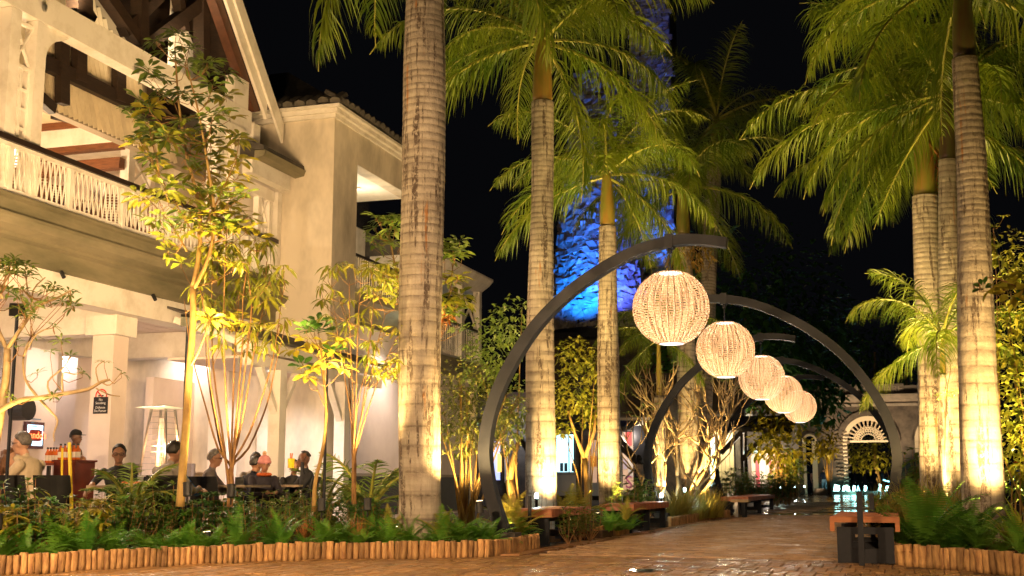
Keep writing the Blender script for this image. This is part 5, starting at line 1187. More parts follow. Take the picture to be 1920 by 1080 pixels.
for k in range(13):
    if k<8: p=s0+(s1-s0)*((k+.4)/8)+Vector((0,0,1.036))
    else: p=Vector((q.x-.13+.065*(k-8),q.y-.12,1.066))
    b=empty('sauce_bottle',p,ORD[k if k<8 else k-8]+' sauce bottle with a pale label from the left on the '+('shelf' if k<8 else 'reddish stand'),'bottle','sauce bottles on the shelf' if k<8 else 'sauce bottles on the stand')
    for m in (bg_,bc,bl_): link(m.name,m,b)
ym=M('yellow_pole_paint',(.85,.62,.01),(.7,.5,.01),4,.4)
a_,b_=PT(130,830,13.5),PT(141,946,13.3); b_.z=.1; r=empty('yellow_pole',b_,'tall yellow pole leaning in front of the reddish stand','pole'); MB().tube([b_,a_],.020,8).build('shaft',ym,r); MB().box(b_.x-.09,b_.x+.09,b_.y-.07,b_.y+.07,.1,.32).build('bucket',ym,r)
a_,b_=PT(117,840,13.9),PT(119,930,13.9); b_.z=.05; r=empty('yellow_pole',b_,'shorter thin yellow pole left of the tall one','pole'); MB().tube([b_,a_],.013,8).build('shaft',ym,r); MB().box(b_.x-.05,b_.x+.05,b_.y-.03,b_.y+.03,.05,.15).build('foot',ym,r)
# patio heater
q=G(300,18.2); r=empty('patio_heater',q,'pyramid patio heater with a flame in its glass tube','heater')
zt=PT(300,765,18.2).z
MB().add([(q.x-.3,q.y-.3,zt),(q.x+.3,q.y-.3,zt),(q.x+.3,q.y+.3,zt),(q.x-.3,q.y+.3,zt),(q.x,q.y,zt+.035)],[(3,2,1,0),(0,1,4),(1,2,4),(2,3,4),(3,0,4)]).build('reflector_hood',M('heater_hood',(.75,.85,.72),rough=.3,emit=(.6,.9,.6),es=.12),r)  # the hood's lit look is a faint emission in its material
for sx in (-1,1):
    for sy in (-1,1): MB().beam((q.x+sx*.24,q.y+sy*.24,.7),(q.x+sx*.12,q.y+sy*.12,zt-.02),.03,.03).build('leg',steel,r)
for k in range(14):
    z=.8+k*.085; h=.24-.12*(z-.7)/(zt-.7); MB().beam((q.x-h,q.y-h,z),(q.x+h,q.y-h,z),.006,.006).beam((q.x+h,q.y-h,z),(q.x+h,q.y+h,z),.006,.006).build('guard_wire',steel,r)
MB().box(q.x-.25,q.x+.25,q.y-.25,q.y+.25,0,.69).build('base',steel,r)
MB().lathe([(.055,.72),(.055,zt-.15)],12,(q.x,q.y,0)).build('glass_tube',M('heater_glass',(.5,.5,.55),rough=.1,trans=.25,spec=.8),r)
MB().lathe([(.008,1.62),(.03,1.3),(.036,1.0),(.02,.78)],8,(q.x,q.y-.062,0)).build('flame',glow('flame',(1,.40,.08),2),r)
point('heater_light',(q.x,q.y-.3,1.3),25,(1,.5,.2),.06,r)
# ================================================================ PEOPLE
SKIN={'l':M('skin_light',(.62,.36,.25),(.55,.30,.20),8,.5,rv=.05),'m':M('skin_tan',(.40,.21,.13),(.34,.17,.10),8,.5,rv=.05),'d':M('skin_dark',(.10,.045,.028),(.13,.06,.035),8,.45,rv=.05)}
def cloth(n,c): return M('cloth_'+n,c,tuple(x*.75 for x in c),5,.85,bump=.6,bscale=9,rv=0)
HAIR={'b':M('hair_black',(.012,.010,.009),(.03,.025,.02),30,.5,bump=.5,stretch=(1,1,.3)),'br':M('hair_brown',(.10,.045,.02),(.19,.085,.035),25,.45,bump=.6,stretch=(1,1,.3)),'g':M('hair_grey',(.10,.09,.085),(.22,.20,.19),30,.6,bump=.4)}
shoe=M('shoe_mat',(.03,.025,.02),rough=.5)
def seg(mb,regs,p,q,r0,r1,reg):
    p,q=Vector(p),Vector(q); mb.ball(p,r0,8); mb.ball(q,r1,8); mb.tube([p,q],[r0,r1],10); regs.append((p,q,max(r0,r1),reg))
def person(label,p,rz,pose='stand',shirt=None,pants=None,skin='m',hair='b',style='short',arms=None,lean=0,head=(0,0),vox=.015,sc=1.0,extra=None,turn=0,sleeve=True,shoulder=.185):
    sh=shirt; mats=[sh,pants or cloth('dark',(.02,.02,.025)),SKIN[skin],shoe]
    mb=MB(); rg=[]
    sit=pose=='sit'; hz=.50 if sit else .93; L=lean
    pel=Vector((0,0,hz)); wai=Vector((0,L*.3,hz+.17)); che=Vector((0,L*.75,hz+.37)); nk=Vector((0,L*1.0+.01,hz+.52)); hd=Vector((head[0],L*1.15+.035+head[1],hz+.685))
    mb.ball(pel,.15,10,(1.1,.82,.85)); rg.append((pel,pel,.15,1 if not sit else 1))
    for c,r,sx,sy,sz in ((wai,.135,1.12,.82,1.25),(che,.155,1.16,.78,1.1),(che+Vector((0,0,.07)),.13,1.35,.8,.8)): mb.ball(c,r,12,(sx,sy,sz))
    rg.append((wai,che+Vector((0,0,.08)),.15,0))
    seg(mb,rg,nk-Vector((0,0,.06)),nk+Vector((0,.012,.06)),.056,.052,2)
    # head: skull, face, jaw, nose, ears
    T=Matrix.Rotation(turn,3,'Z')
    def H(x,y,z): return hd+T@Vector((x,y,z))
    mb.ball(hd+Vector((0,0,.025)),.092,14,(.86,1.02,1.12)); mb.ball(H(0,.022,-.045),.066,10,(.88,1,1.15)); mb.ball(H(0,.062,-.085),.027,8)
    mb.tube([H(0,.082,.01),H(0,.112,-.028)],[.008,.015],6); mb.ball(H(0,.107,-.03),.0155,6)
    mb.ball(H(0,.088,-.062),.018,6,(1.3,.6,.5))
    for s in (-1,1): mb.ball(H(s*.083,-.002,-.012),.026,6,(.4,.8,1.15)); mb.ball(H(s*.03,.083,.022),.020,6,(1.1,.5,.45))
    rg.append((hd-Vector((0,0,.07)),hd+Vector((0,0,.06)),.1,2))
    # legs
    for s in (-1,1):
        hp=Vector((s*.095,0,hz-.02))
        if sit: kn=Vector((s*.13,.43,hz+.0)); an=Vector((s*.14,.40,.09)); toe=an+Vector((0,.16,-.045))
        elif pose=='walk': kn=Vector((s*.10,.16*s+.02,.49)); an=Vector((s*.10,.20*s-.05,.09)); toe=an+Vector((0,.15,-.04))
        else: kn=Vector((s*.11,.02,.49)); an=Vector((s*.12,-.01,.09)); toe=an+Vector((s*.03,.15,-.045))
        seg(mb,rg,hp,kn,.088,.062,1); seg(mb,rg,kn,an,.060,.040,1); seg(mb,rg,an-Vector((0,.03,.03)),toe,.042,.032,3)
    # arms
    arms=arms or [((-.26,.02,-.27),(-.25,.10,-.52)),((.26,.02,-.27),(.25,.10,-.52))]
    for s,(e,h) in zip((-1,1),arms):
        shp=che+Vector((s*shoulder,0,.085)); el=che+Vector((e[0],e[1],e[2]+.09)); ha=che+Vector((h[0],h[1],h[2]+.09))
        seg(mb,rg,shp,el,.062,.045,0); seg(mb,rg,el,ha,.043,.028,0 if sleeve else 2)
        d=(ha-el).normalized(); a=d.cross(Vector((0,0,1)));
        if a.length<.2: a=Vector((1,0,0))
        a.normalize(); b=a.cross(d)
        pc=ha+d*.05; mb.ball(pc,.036,8,(1,1,1)); rg.append((ha+d*.02,ha+d*.16,.03,2))
        for f in range(4):
            o=a*((f-1.5)*.019); l=(.062,.074,.070,.055)[f]; k=ha+d*.082+o; m=k+d*l*.55-b*.010; t=m+d*l*.40-b*.025
            mb.tube([pc+o*.6,k,m,t],[.011,.0100,.0092,.008],6); mb.ball(t,.008,5)
        th=ha+d*.03+a*(-s*.030); t2=th+d*.032+a*(-s*.028); mb.tube([pc,th,t2,t2+d*.025],[.013,.012,.0105,.009],6)
    me=mb.mesh('person_raw',SKIN[skin]); o=bpy.data.objects.new('person',me); COL.objects.link(o)
    md=o.modifiers.new('r','REMESH'); md.mode='VOXEL'; md.voxel_size=vox; md.use_smooth_shade=True
    m2=o.modifiers.new('s','SMOOTH'); m2.iterations=3; m2.factor=.5
    bpy.context.view_layer.update(); dg=bpy.context.evaluated_depsgraph_get(); nm=bpy.data.meshes.new_from_object(o.evaluated_get(dg)); nm.name='body'
    o.modifiers.clear(); o.data=nm; nm.materials.clear()
    for m in mats: nm.materials.append(m)
    neckz=nk.z-.01
    for f in nm.polygons:
        c=f.center; best=9;br=0
        for (a_,b_,r_,g_) in rg:
            ab=b_-a_; t=0 if ab.length<1e-6 else max(0,min(1,(c-a_).dot(ab)/ab.length_squared)); dd=(c-(a_+ab*t)).length-r_
            if dd<best: best=dd; br=g_
        f.material_index=br; f.use_smooth=True
    tag(o,label,'person'); o.location=p; o.rotation_euler[2]=rz; o.scale=(sc,)*3
    HM=HAIR.get(hair)
    def kid(name,m_,mat,smooth=True): 
        k=m_.mesh(name,mat,smooth=smooth); return link(name,k,o)
    if HM:
        hb=MB(); n=16; c0=hd+Vector((0,-.008,.035)); vs=[]; rad=.102; cut={'short':R(88),'bald':R(52),'long':R(98),'cap':R(80)}.get(style,R(88))
        rows_=9
        for i in range(rows_+1):
            for j in range(n):
                a=2*math.pi*j/n; fr=max(0,math.sin(a)); mx=cut*(1-.42*fr**1.5) + (R(28) if math.sin(a)<-.2 else 0); th=mx*i/rows_
                k=1.0+.11*mnoise.noise(Vector((math.cos(a)*4,math.sin(a)*4+th*4,p[0]*3)))
                v=T@Vector((.90*rad*k*math.sin(th)*math.cos(a),1.04*rad*k*math.sin(th)*math.sin(a),1.10*rad*k*math.cos(th))); vs.append(c0+v)
        for i in range(rows_+1):
            for j in range(n): vs.append(c0+(vs[i*n+j]-c0)*.88)
        N1=(rows_+1)*n
        hb.add(vs,[(i*n+j,i*n+(j+1)%n,(i+1)*n+(j+1)%n,(i+1)*n+j) for i in range(rows_) for j in range(n)]+[(rows_*n+j,rows_*n+(j+1)%n,N1+rows_*n+(j+1)%n,N1+rows_*n+j) for j in range(n)])
        if style=='long':
            for k in range(26):
                a=R(180+U(-10,190)) if True else 0; a=R(U(165,375)); x,y=math.cos(a)*.088,math.sin(a)*.088; 
                w0=H(x,y,U(.0,.05)); hb.tube([w0,w0+T@Vector((x*.35+U(-.01,.01),y*.35,-.10)),w0+T@Vector((x*.3+U(-.02,.02),y*.25+U(-.02,.01),-.22))],[.026,.028,.012],6)
        kid('hair',hb,HM)
    for s in (-1,1): 
        e=MB().ball(H(s*.031,.090,.006),.0085,6); kid('eye',e,black)
    kid('mouth',MB().ball(H(0,.1,-.064),.012,6,(1.7,.5,.3)),M('lip',(.35,.12,.09),rough=.5))
    if extra: extra(o,hd,H,kid)
    return o
def specs(o,hd,H,kid):
    m=MB()
    for s in (-1,1):
        m.tube([H(s*.034+.026*math.cos(t),.104,.006+.02*math.sin(t)) for t in [2*math.pi*k/10 for k in range(11)]],.003,4,cap=False); m.tube([H(s*.06,.102,.01),H(s*.085,0,.01)],.003,4)
    m.tube([H(-.01,.106,.01),H(.01,.106,.01)],.003,4); kid('glasses',m,black)
cream_c=cloth('cream',(.66,.54,.38))
def hood(o,hd,H,kid):
    specs(o,hd,H,kid); m=MB()
    for k in range(9):
        a=R(180+22.5*k); m.ball(hd+Vector((math.cos(a)*.10,math.sin(a)*.085-.02,-.165+.02*math.sin(a))),.05,7,(1,1,.85))
    kid('hood',m,cream_c)
def cap(col):
    def f(o,hd,H,kid):
        m=MB(); c=hd+Vector((0,0,.045)); m.lathe([(.098,0),(.096,.05),(.07,.082),(.02,.095)],16,c); m.add([H(x,y,.05) for x,y in ((-.07,.06),(.07,.06),(.055,.16),(0,.175),(-.055,.16))]+[H(x,y,.043) for x,y in ((-.07,.06),(.07,.06),(.055,.16),(0,.175),(-.055,.16))],[(0,1,2,3,4),(9,8,7,6,5)]+[(i,(i+1)%5,(i+1)%5+5,i+5) for i in range(5)]); kid('cap',m,col)
    return f
pink=cloth('pink_knit',(.62,.26,.27))
def beanie(o,hd,H,kid):
    m=MB(); c=hd+Vector((0,-.005,.02)); m.lathe([(.100,-.01),(.108,.0),(.108,.035),(.100,.038),(.092,.075),(.06,.115),(.02,.13)],18,c); kid('beanie',m,pink)
    kid('pompom',MB().ball(hd+Vector((0,-.02,.175)),.036,9),M('pompom_fur',(.55,.35,.2),rough=.9,bump=1))
    s=MB()
    for k in range(12): a=2*math.pi*k/12; s.ball(hd+Vector((math.cos(a)*.085,math.sin(a)*.075,-.16)),.042,6,(1,1,.7))
    kid('scarf',s,cloth('orange_scarf',(.65,.13,.03)))
def phone(o,hd,H,kid): kid('phone',MB().beam(H(-.100,.05,-.06),H(-.103,-.005,.05),.010,.058,(1,0,0)),black)
TB=[((-.24,.22,-.25),(-.10,.42,-.22)),((.24,.22,-.25),(.10,.42,-.22))]
person('man in a cream hoodie and glasses sitting side on at the left table',G(78,14.2),facing(-1,.15),'sit',cream_c,skin='l',hair='g',arms=[((-.25,.20,-.24),(-.16,.44,-.16)),((.27,.18,-.26),(.14,.44,-.20))],lean=.20,extra=hood,sc=1.03,vox=.013,shoulder=.22)
person('brown haired woman in profile at the left table, beyond the man in the hoodie',G(30,15.5),facing(-1,-.15),'sit',cloth('taupe',(.34,.28,.22)),skin='l',hair='br',style='long',arms=[((-.22,.2,-.25),(-.08,.34,-.02)),((.22,.2,-.25),(.06,.34,-.02))],lean=.1,sc=.90,vox=.013)
person('auburn haired diner cut off by the left edge of the picture',G(-5,14.9),facing(.9,-.2),'sit',cloth('rust',(.3,.12,.07)),skin='l',hair='br',style='long',arms=TB,lean=.1,sc=.9)
person('server in a dark cap standing behind the sauce stand',G(134,19.6),facing(1,-.15),'stand',cloth('brown_shirt',(.16,.10,.06)),skin='d',hair='b',style='cap',extra=cap(cloth('black_cap',(.012,.012,.015))),sc=.92)
person('diner in a black shirt and glasses leaning over the plates',G(222,15.6),facing(.25,-1),'sit',cloth('black_shirt',(.018,.017,.018)),skin='m',arms=[((-.28,.18,-.2),(-.12,.42,-.18)),((.30,.12,-.15),(.34,.40,-.24))],lean=.10,extra=specs,sleeve=False,sc=.95,vox=.013)
person('man in a grey shirt seen from behind, right of the areca palm',G(293,14.5),facing(.55,.8),'sit',cloth('grey_shirt',(.30,.26,.23)),skin='m',hair='b',arms=TB,lean=.20,sc=.96,vox=.013)
person('man in glasses and a blue shirt facing right, beside the grey shirt man',G(316,15.6),facing(.9,-.35),'sit',cloth('blue_shirt',(.03,.16,.42)),skin='m',hair='b',arms=TB,lean=.1,extra=specs,sc=.91)
person('short haired diner in a grey jacket, left of the bare stems',G(387,16.9),facing(1,.1),'sit',cloth('grey_jacket',(.22,.19,.19)),skin='m',hair='g',arms=TB,lean=.06,extra=specs,sc=.93)
person('woman in a pink beanie and orange scarf',G(492,17.2),facing(.5,-.9),'sit',cloth('dark_coat',(.04,.035,.05)),skin='m',hair='b',arms=TB,lean=.04,extra=beanie,sc=.87,vox=.013)
person('diner in a navy jacket left of the pink beanie',G(464,17.8),facing(.6,.6),'sit',cloth('navy',(.015,.02,.04)),skin='m',hair='b',arms=TB,lean=.1,sc=.88)
person('dark haired diner between the navy jacket and the pink beanie',G(478,18.6),facing(.2,-.9),'sit',cloth('pale_top',(.45,.40,.33)),skin='m',hair='b',arms=TB,lean=.1,sc=.93)
person('man in a dark jacket holding a phone to his ear behind the porch',G(580,17.9),facing(-1,-.35),'sit',cloth('dark_jacket',(.020,.020,.025)),skin='d',hair='b',style='bald',arms=[((-.27,.12,-.20),(-.13,.10,.16)),((.25,.2,-.25),(.08,.36,-.25))],lean=.05,extra=phone,sc=.93,vox=.013)
person('seated diner in black behind the man on the phone',G(548,19.4),facing(.4,-.8),'sit',cloth('black2',(.02,.02,.022)),skin='m',hair='b',arms=TB,lean=.05,sc=.86)
person('long haired diner in white half hidden by the smoking sign column',G(162,17.8),facing(-.6,-.5),'sit',cloth('white_top',(.6,.58,.6)),skin='l',hair='br',style='long',arms=TB,lean=.08,sc=.88)
person('woman in a white blouse walking beyond the second arch',G(1200,44),facing(-.7,.5),'walk',cloth('white_blouse',(.62,.50,.42)),pants=cloth('jeans',(.05,.07,.11)),skin='m',hair='b',style='long',arms=[((-.30,.16,-.22),(-.34,.34,-.40)),((.28,.05,-.25),(.26,.16,-.48))],vox=.02)
person('man in a dark blue jacket and cap standing right of the dim palm',G(1321,56),facing(-.4,-.8),'stand',cloth('blue_jacket',(.02,.035,.06)),skin='m',extra=cap(cloth('black_cap',(.01,.01,.01))),vox=.02)
person('hooded figure in a grey coat before the striped shopfront',G(1447,60),facing(.2,.9),'stand',cloth('grey_coat',(.24,.23,.22)),skin='m',vox=.022,sc=.93)
for (px,D,f,lb,sc_,c,pc,ps) in ((1545,85,(.2,.9),'man in a dark jacket and pale jeans at the fountain step','j',(.015,.02,.05),(.30,.36,.45),'walk'),(1526,88,(.3,-.8),'woman in a pink top left of the man in pale jeans','p',(.55,.33,.30),(.1,.08,.08),'stand'),
   (1561,87,(-.3,.9),'person in red trousers at the left end of the fountain','r',(.40,.33,.28),(.55,.02,.03),'stand'),(1589,90,(.5,.8),'person in black behind the fountain, left of the arch pillar','k',(.012,.012,.015),(.02,.02,.02),'stand'),
   (1596,91,(-.5,.8),'second person in black beside the arch pillar','k',(.02,.015,.02),(.02,.02,.02),'stand'),(1611,90,(.1,.9),'tall person in black under the fanlight','k',(.01,.01,.012),(.02,.02,.02),'stand'),(1628,91,(.6,-.5),'person in a pale top under the fanlight','w',(.5,.45,.42),(.05,.05,.08),'stand'),(1640,92,(.6,.5),'person in dark clothes right of the pale top','k',(.03,.02,.03),(.03,.03,.04),'walk'),(1655,92,(-.6,.4),'person in a blue top behind the jets','b',(.25,.35,.45),(.03,.03,.04),'stand')):
    person(lb,G(px,D),facing(*f),ps,cloth('far_'+lb[-8:],c),pants=cloth('farp_'+lb[-8:],pc),skin='m',vox=.03)
person('child in a blue shirt with a red cap at the right edge',G(1908,38),facing(-.5,-.7),'stand',cloth('bright_blue',(.02,.08,.45)),skin='m',extra=cap(cloth('red_cap',(.5,.03,.02))),vox=.02,sc=.82)
# ================================================================ SHOPS BEYOND THE PATH
YS=52.
def xs(px,Y=YS): return onY(px,905,Y).x
def zs(px,py,Y=YS): return onY(px,py,Y).z
H_=empty('shop_row',(xs(1060),YS,0),'row of low shops with dark canopies beyond the palms','building')
stone_d=M('rubble_wall',(.10,.08,.06),(.05,.04,.032),3,.85,bump=.8,world=True,rv=0)
def bxs(name,mat,px0,px1,py0,py1,Y0,Y1,par=None,label=None):
    z0,z1=sorted((zs((px0+px1)/2,py0,Y0),zs((px0+px1)/2,py1,Y0))); z0=max(z0,0); return MB().box(xs(px0,Y0),xs(px1,Y0),Y0,Y1,z0,z1).build(name,mat,par or H_,label=label)
bxs('wall',stone_d,820,1040,740,930,YS,YS+.4); bxs('wall',stone_d,1222,1312,745,930,YS,YS+.4); bxs('wall',stone_d,1080,1104,745,930,YS,YS+.4); bxs('wall',stone_d,1040,1400,700,785,YS+.5,YS+.9)
bxs('back_wall',M('shop_inside',(.5,.42,.35),rough=.7),1036,1400,785,930,YS+4,YS+4.2)
bxs('wall',stone_d,1378,1392,745,930,YS,YS+.4); bxs('gable_wall',M('pale_stone',(.25,.19,.16),(.16,.12,.1),3,.8,bump=.6),950,990,735,790,YS-.5,YS-.02)
def lit(nm,px0,px1,py0,py1,c,s,Y=YS-.05,fr=black):
    f=bxs(nm,glow('lit_%s_%d'%(nm,px0),c,s),px0,px1,py0,py1,Y,Y+.03); z0,z1=zs(px0,py1,Y),zs(px0,py0,Y); z0=max(z0,0.02)
    MB().box(xs(px0,Y)-.06,xs(px0,Y),Y-.02,Y+.05,z0,z1+.06).box(xs(px1,Y),xs(px1,Y)+.06,Y-.02,Y+.05,z0,z1+.06).box(xs(px0,Y),xs(px1,Y),Y-.02,Y+.05,z1,z1+.06).build('frame',fr,f); return f
lit('shop_window',1044,1076,815,885,(.45,.85,.95),1.2); bxs('shop_mullion',steel,1066,1068,815,885,YS-.1,YS-.06); bxs('window_sill',steel,1040,1080,888,891,YS-.15,YS-.01)
for a in (1050,1058,1072): bxs('display_item',M('display_dark',(.05,.09,.15),rough=.5),a,a+6,868,884,YS-.14,YS-.10)
lit('shop_window',924,938,828,900,(.35,.42,.9),.8); bxs('white_post',white,946,951,835,905,YS-.3,YS-.2)
bxs('poster',glow('poster_orange',(1,.45,.05),1.1),932,940,850,885,YS-.12,YS-.09)
lit('poster_panel',1104,1120,825,905,(.75,.40,.22),.28); bxs('poster_shape',M('pale_print',(.55,.5,.7)),1107,1118,830,850,YS-.08,YS-.06); bxs('poster_shape',M('orange_print',(.85,.35,.05)),1106,1119,855,875,YS-.08,YS-.06)
lit('poster_panel',1168,1188,810,920,(.80,.42,.22),.30); bxs('poster_shape',M('red_print',(.8,.08,.1)),1174,1186,810,836,YS-.08,YS-.06); bxs('poster_shape',M('white_print',(.75,.72,.75)),1178,1187,845,895,YS-.08,YS-.06); bxs('poster_shape',MT['pale_print'],1169,1176,860,880,YS-.08,YS-.06)
l=text_mesh('S',.75,M('purple_print',(.5,.12,.3)),.01); link('lettering',l,H_,Vector((xs(1180),YS-.10,zs(1180,905)))-H_.location,(R(90),0,0))
bxs('post',iron,1190,1210,790,930,YS-1.2,YS-.9); bxs('drain_pipe',M('pale_pipe',(.4,.38,.33)),1212,1216,800,862,YS-.3,YS-.2); bxs('lintel_board',white,1150,1222,783,798,YS-1.25,YS-.9); bxs('lintel_board',white,1300,1350,786,798,YS-1.25,YS-.9)
bxs('orange_wall',M('orange_paint',(.70,.30,.03),rough=.7),1308,1330,815,925,YS-.1,YS+.0); lit('doorway_glow',1332,1342,815,912,(.55,.9,.85),1.0)
for a in (1346,1354,1362,1370): bxs('door_leaf',M('cream_door',(.52,.45,.26),(.45,.38,.2),3,.5),a,a+7,812,925,YS-.2,YS-.1)
for (a,b) in (((1290,842),(1352,800)),((1352,850),(1395,805)),((1392,862),(1438,812)),((1160,835),(1196,870)),((1160,818),(1200,868)),((975,820),(990,845))): 
    MB().beam(onY(a[0],a[1],YS-1.6),onY(b[0],b[1],YS-1.6),.18,.22,(0,1,0)).build('canopy_brace',wood_d,H_)
for px in (1300,1390,1398,1085,990): bxs('canopy_post',wood_d,px,px+5,805,930,YS-1.7,YS-1.5)
def canopy(px0,px1,z0py,z1py):
    Y0,Y1=YS-4.2,YS; a,b=onY(px0,z0py,Y0),onY(px1,z1py,Y0); zt=max(a.z,b.z)+.5
    MB().add([a,b,(b.x,Y1,zt),(a.x,Y1,zt),a+Vector((0,0,-.16)),b+Vector((0,0,-.16)),(b.x,Y1,zt-.16),(a.x,Y1,zt-.16)],[(0,1,2,3),(7,6,5,4),(0,4,5,1),(1,5,6,2),(2,6,7,3),(3,7,4,0)]).build('canopy_roof',tilem,H_)
canopy(1298,1482,795,806); canopy(985,1170,800,800)
YP=56.
cols=[((.30,.26,.2),1395,1403),((.20,.15,.12),1403,1410),((.60,.50,.38),1410,1418),((.62,.08,.10),1418,1425),((.70,.62,.5),1425,1437),((.70,.50,.42),1437,1444),((.62,.10,.10),1444,1448),((.72,.55,.45),1448,1458),((.30,.12,.08),1458,1466),((.6,.3,.2),1466,1480)]
for c,a,b in cols: bxs('shopfront_panel',M('panel_%d'%a,c,tuple(k*.8 for k in c),2,.6),a,b-.5,850,915,YP,YP+.1)
bxs('wall',stone_d,1393,1500,760,850,YP+.1,YP+.4); bxs('white_shed',white,1398,1414,765,792,YP-.4,YP-.05); bxs('window_frame',white,1386,1412,908,912,YP-.3,YP-.2); bxs('canopy_edge',M('blue_awning',(.12,.2,.22)),1396,1424,845,850,YP-1,YP-.2)
def shoplamp(px,py,Y,W,c,lb,tgt=(0,-1.0,-2)):
    q=onY(px,py,Y); r=empty('shop_lamp',q,lb,'lamp'); MB().lathe([(.05,.1),(.09,0),(.08,-.02)],10,q).build('lamp_can',black,r); point('shop_light',q-Vector((0,0,.25)),W,c,.15,r)
shoplamp(1435,842,YP-1.6,170,(1,.85,.65),'lamp over the striped shopfront'); shoplamp(1355,808,YS-1.3,110,(1,.9,.6),'lamp over the cream doors'); shoplamp(1180,806,YS-1.4,60,(1,.8,.6),'lamp over the posters'); shoplamp(955,800,YS-1.,50,(.8,.85,1),'lamp by the blue shop window'); shoplamp(1320,820,YS-1.5,40,(1,.7,.4),'lamp before the orange wall')
# neon shop sign glimpsed through the cane shrub
q=onY(845,785,40); r=empty('neon_sign',q,'white and cyan neon shop sign glimpsed through the cane shrub','sign'); nm_=glow('neon_white',(.65,.95,1),7); nc=glow('neon_cyan',(.1,.65,.9),4)
def nt_(pts,m): MB().tube([onY(x,y,40) for x,y in pts],.035,6).build('neon_tube',m,r)
for p_ in ([(832,771),(830,788)],[(838,775),(832,781),(838,788)],[(842,778),(847,778),(848,784),(843,785),(842,778)],[(851,775),(856,776),(856,782),(851,783),(851,775)],[(829,784),(834,792)],[(826,789),(840,787)],[(838,783),(846,790)]): nt_(p_,nm_)
for p_ in ([(866,791),(874,791)],[(883,790),(897,789)],[(884,793),(897,792)]): nt_(p_,nc)
MB().beam(onY(826,794,40.3),onY(898,793,40.3),.05,.5,(0,0,1)).build('sign_board',iron,r); MB().box(q.x-.05,q.x+.05,40.3,40.4,0,q.z-.3).build('sign_post',iron,r)
# ================================================================ STONE ARCADE
YA=88.
A=empty('stone_arcade',(xs(1632,YA),YA,0),'dark stone arcade building with a big fanlight arch at the end of the path','building')
astone=M('arcade_stone',(.13,.10,.075),(.055,.042,.033),1.5,.85,bump=.6,world=True,rv=0)
def az_(py): return onY(1632,py,YA).z
x_l,x_r=xs(1462,YA),xs(1860,YA)
arches=[(xs(1632,YA),(xs(1681,YA)-xs(1583,YA))/2,az_(827)),(xs(1521,YA),(xs(1535,YA)-xs(1508,YA))/2,az_(826)),(xs(1775,YA),1.9,az_(827))]
mb=MB(); ztop=az_(745); N=260
def hole(x):
    for cx,hw,sp in arches:
        if abs(x-cx)<hw: return sp+math.sqrt(max(0,hw*hw-(x-cx)**2))
    return 0
xs_=sorted(set([x_l+(x_r-x_l)*i/N for i in range(N+1)]+[c-h for c,h,_ in arches]+[c+h for c,h,_ in arches]))
for a,b in zip(xs_,xs_[1:]):
    if b-a<1e-4: continue
    z=hole((a+b)/2); mb.add([(a,YA,z),(b,YA,z),(b,YA,ztop),(a,YA,ztop),(a,YA+.7,z),(b,YA+.7,z),(b,YA+.7,ztop),(a,YA+.7,ztop)],[(0,1,2,3),(7,6,5,4),(0,4,5,1),(3,2,6,7)])
mb.build('arcade_wall',astone,A)
capm=M('cornice_stone',(.34,.28,.22),(.24,.2,.16),2,.7,world=True,rv=0)
for (a,b,d) in ((762,757,.15),(757,750,.05),(750,744,.3),(744,740,.42)): MB().box(x_l,x_r,YA-d,YA+.5,az_(a)+.003,az_(b)).build('cornice_band',capm,A)
MB().box(x_l+.3,x_r,YA-.1,YA+.4,az_(740)+.004,az_(724)).build('parapet',M('parapet_render',(.17,.145,.12),(.13,.11,.09),2,.8),A)
cx=xs(1648,YA); MB().box(cx-1.9,cx+1.9,YA-.16,YA-.104,az_(740)+.005,az_(721)).build('name_panel',MT['parapet_render'],A)
o=link('lettering',text_mesh('BARKLY WHARF',.62,M('letter_stone',(.30,.25,.2)),.05),A,Vector((xs(1634,YA),YA-.17,az_(731)))-A.location,(R(90),0,0))
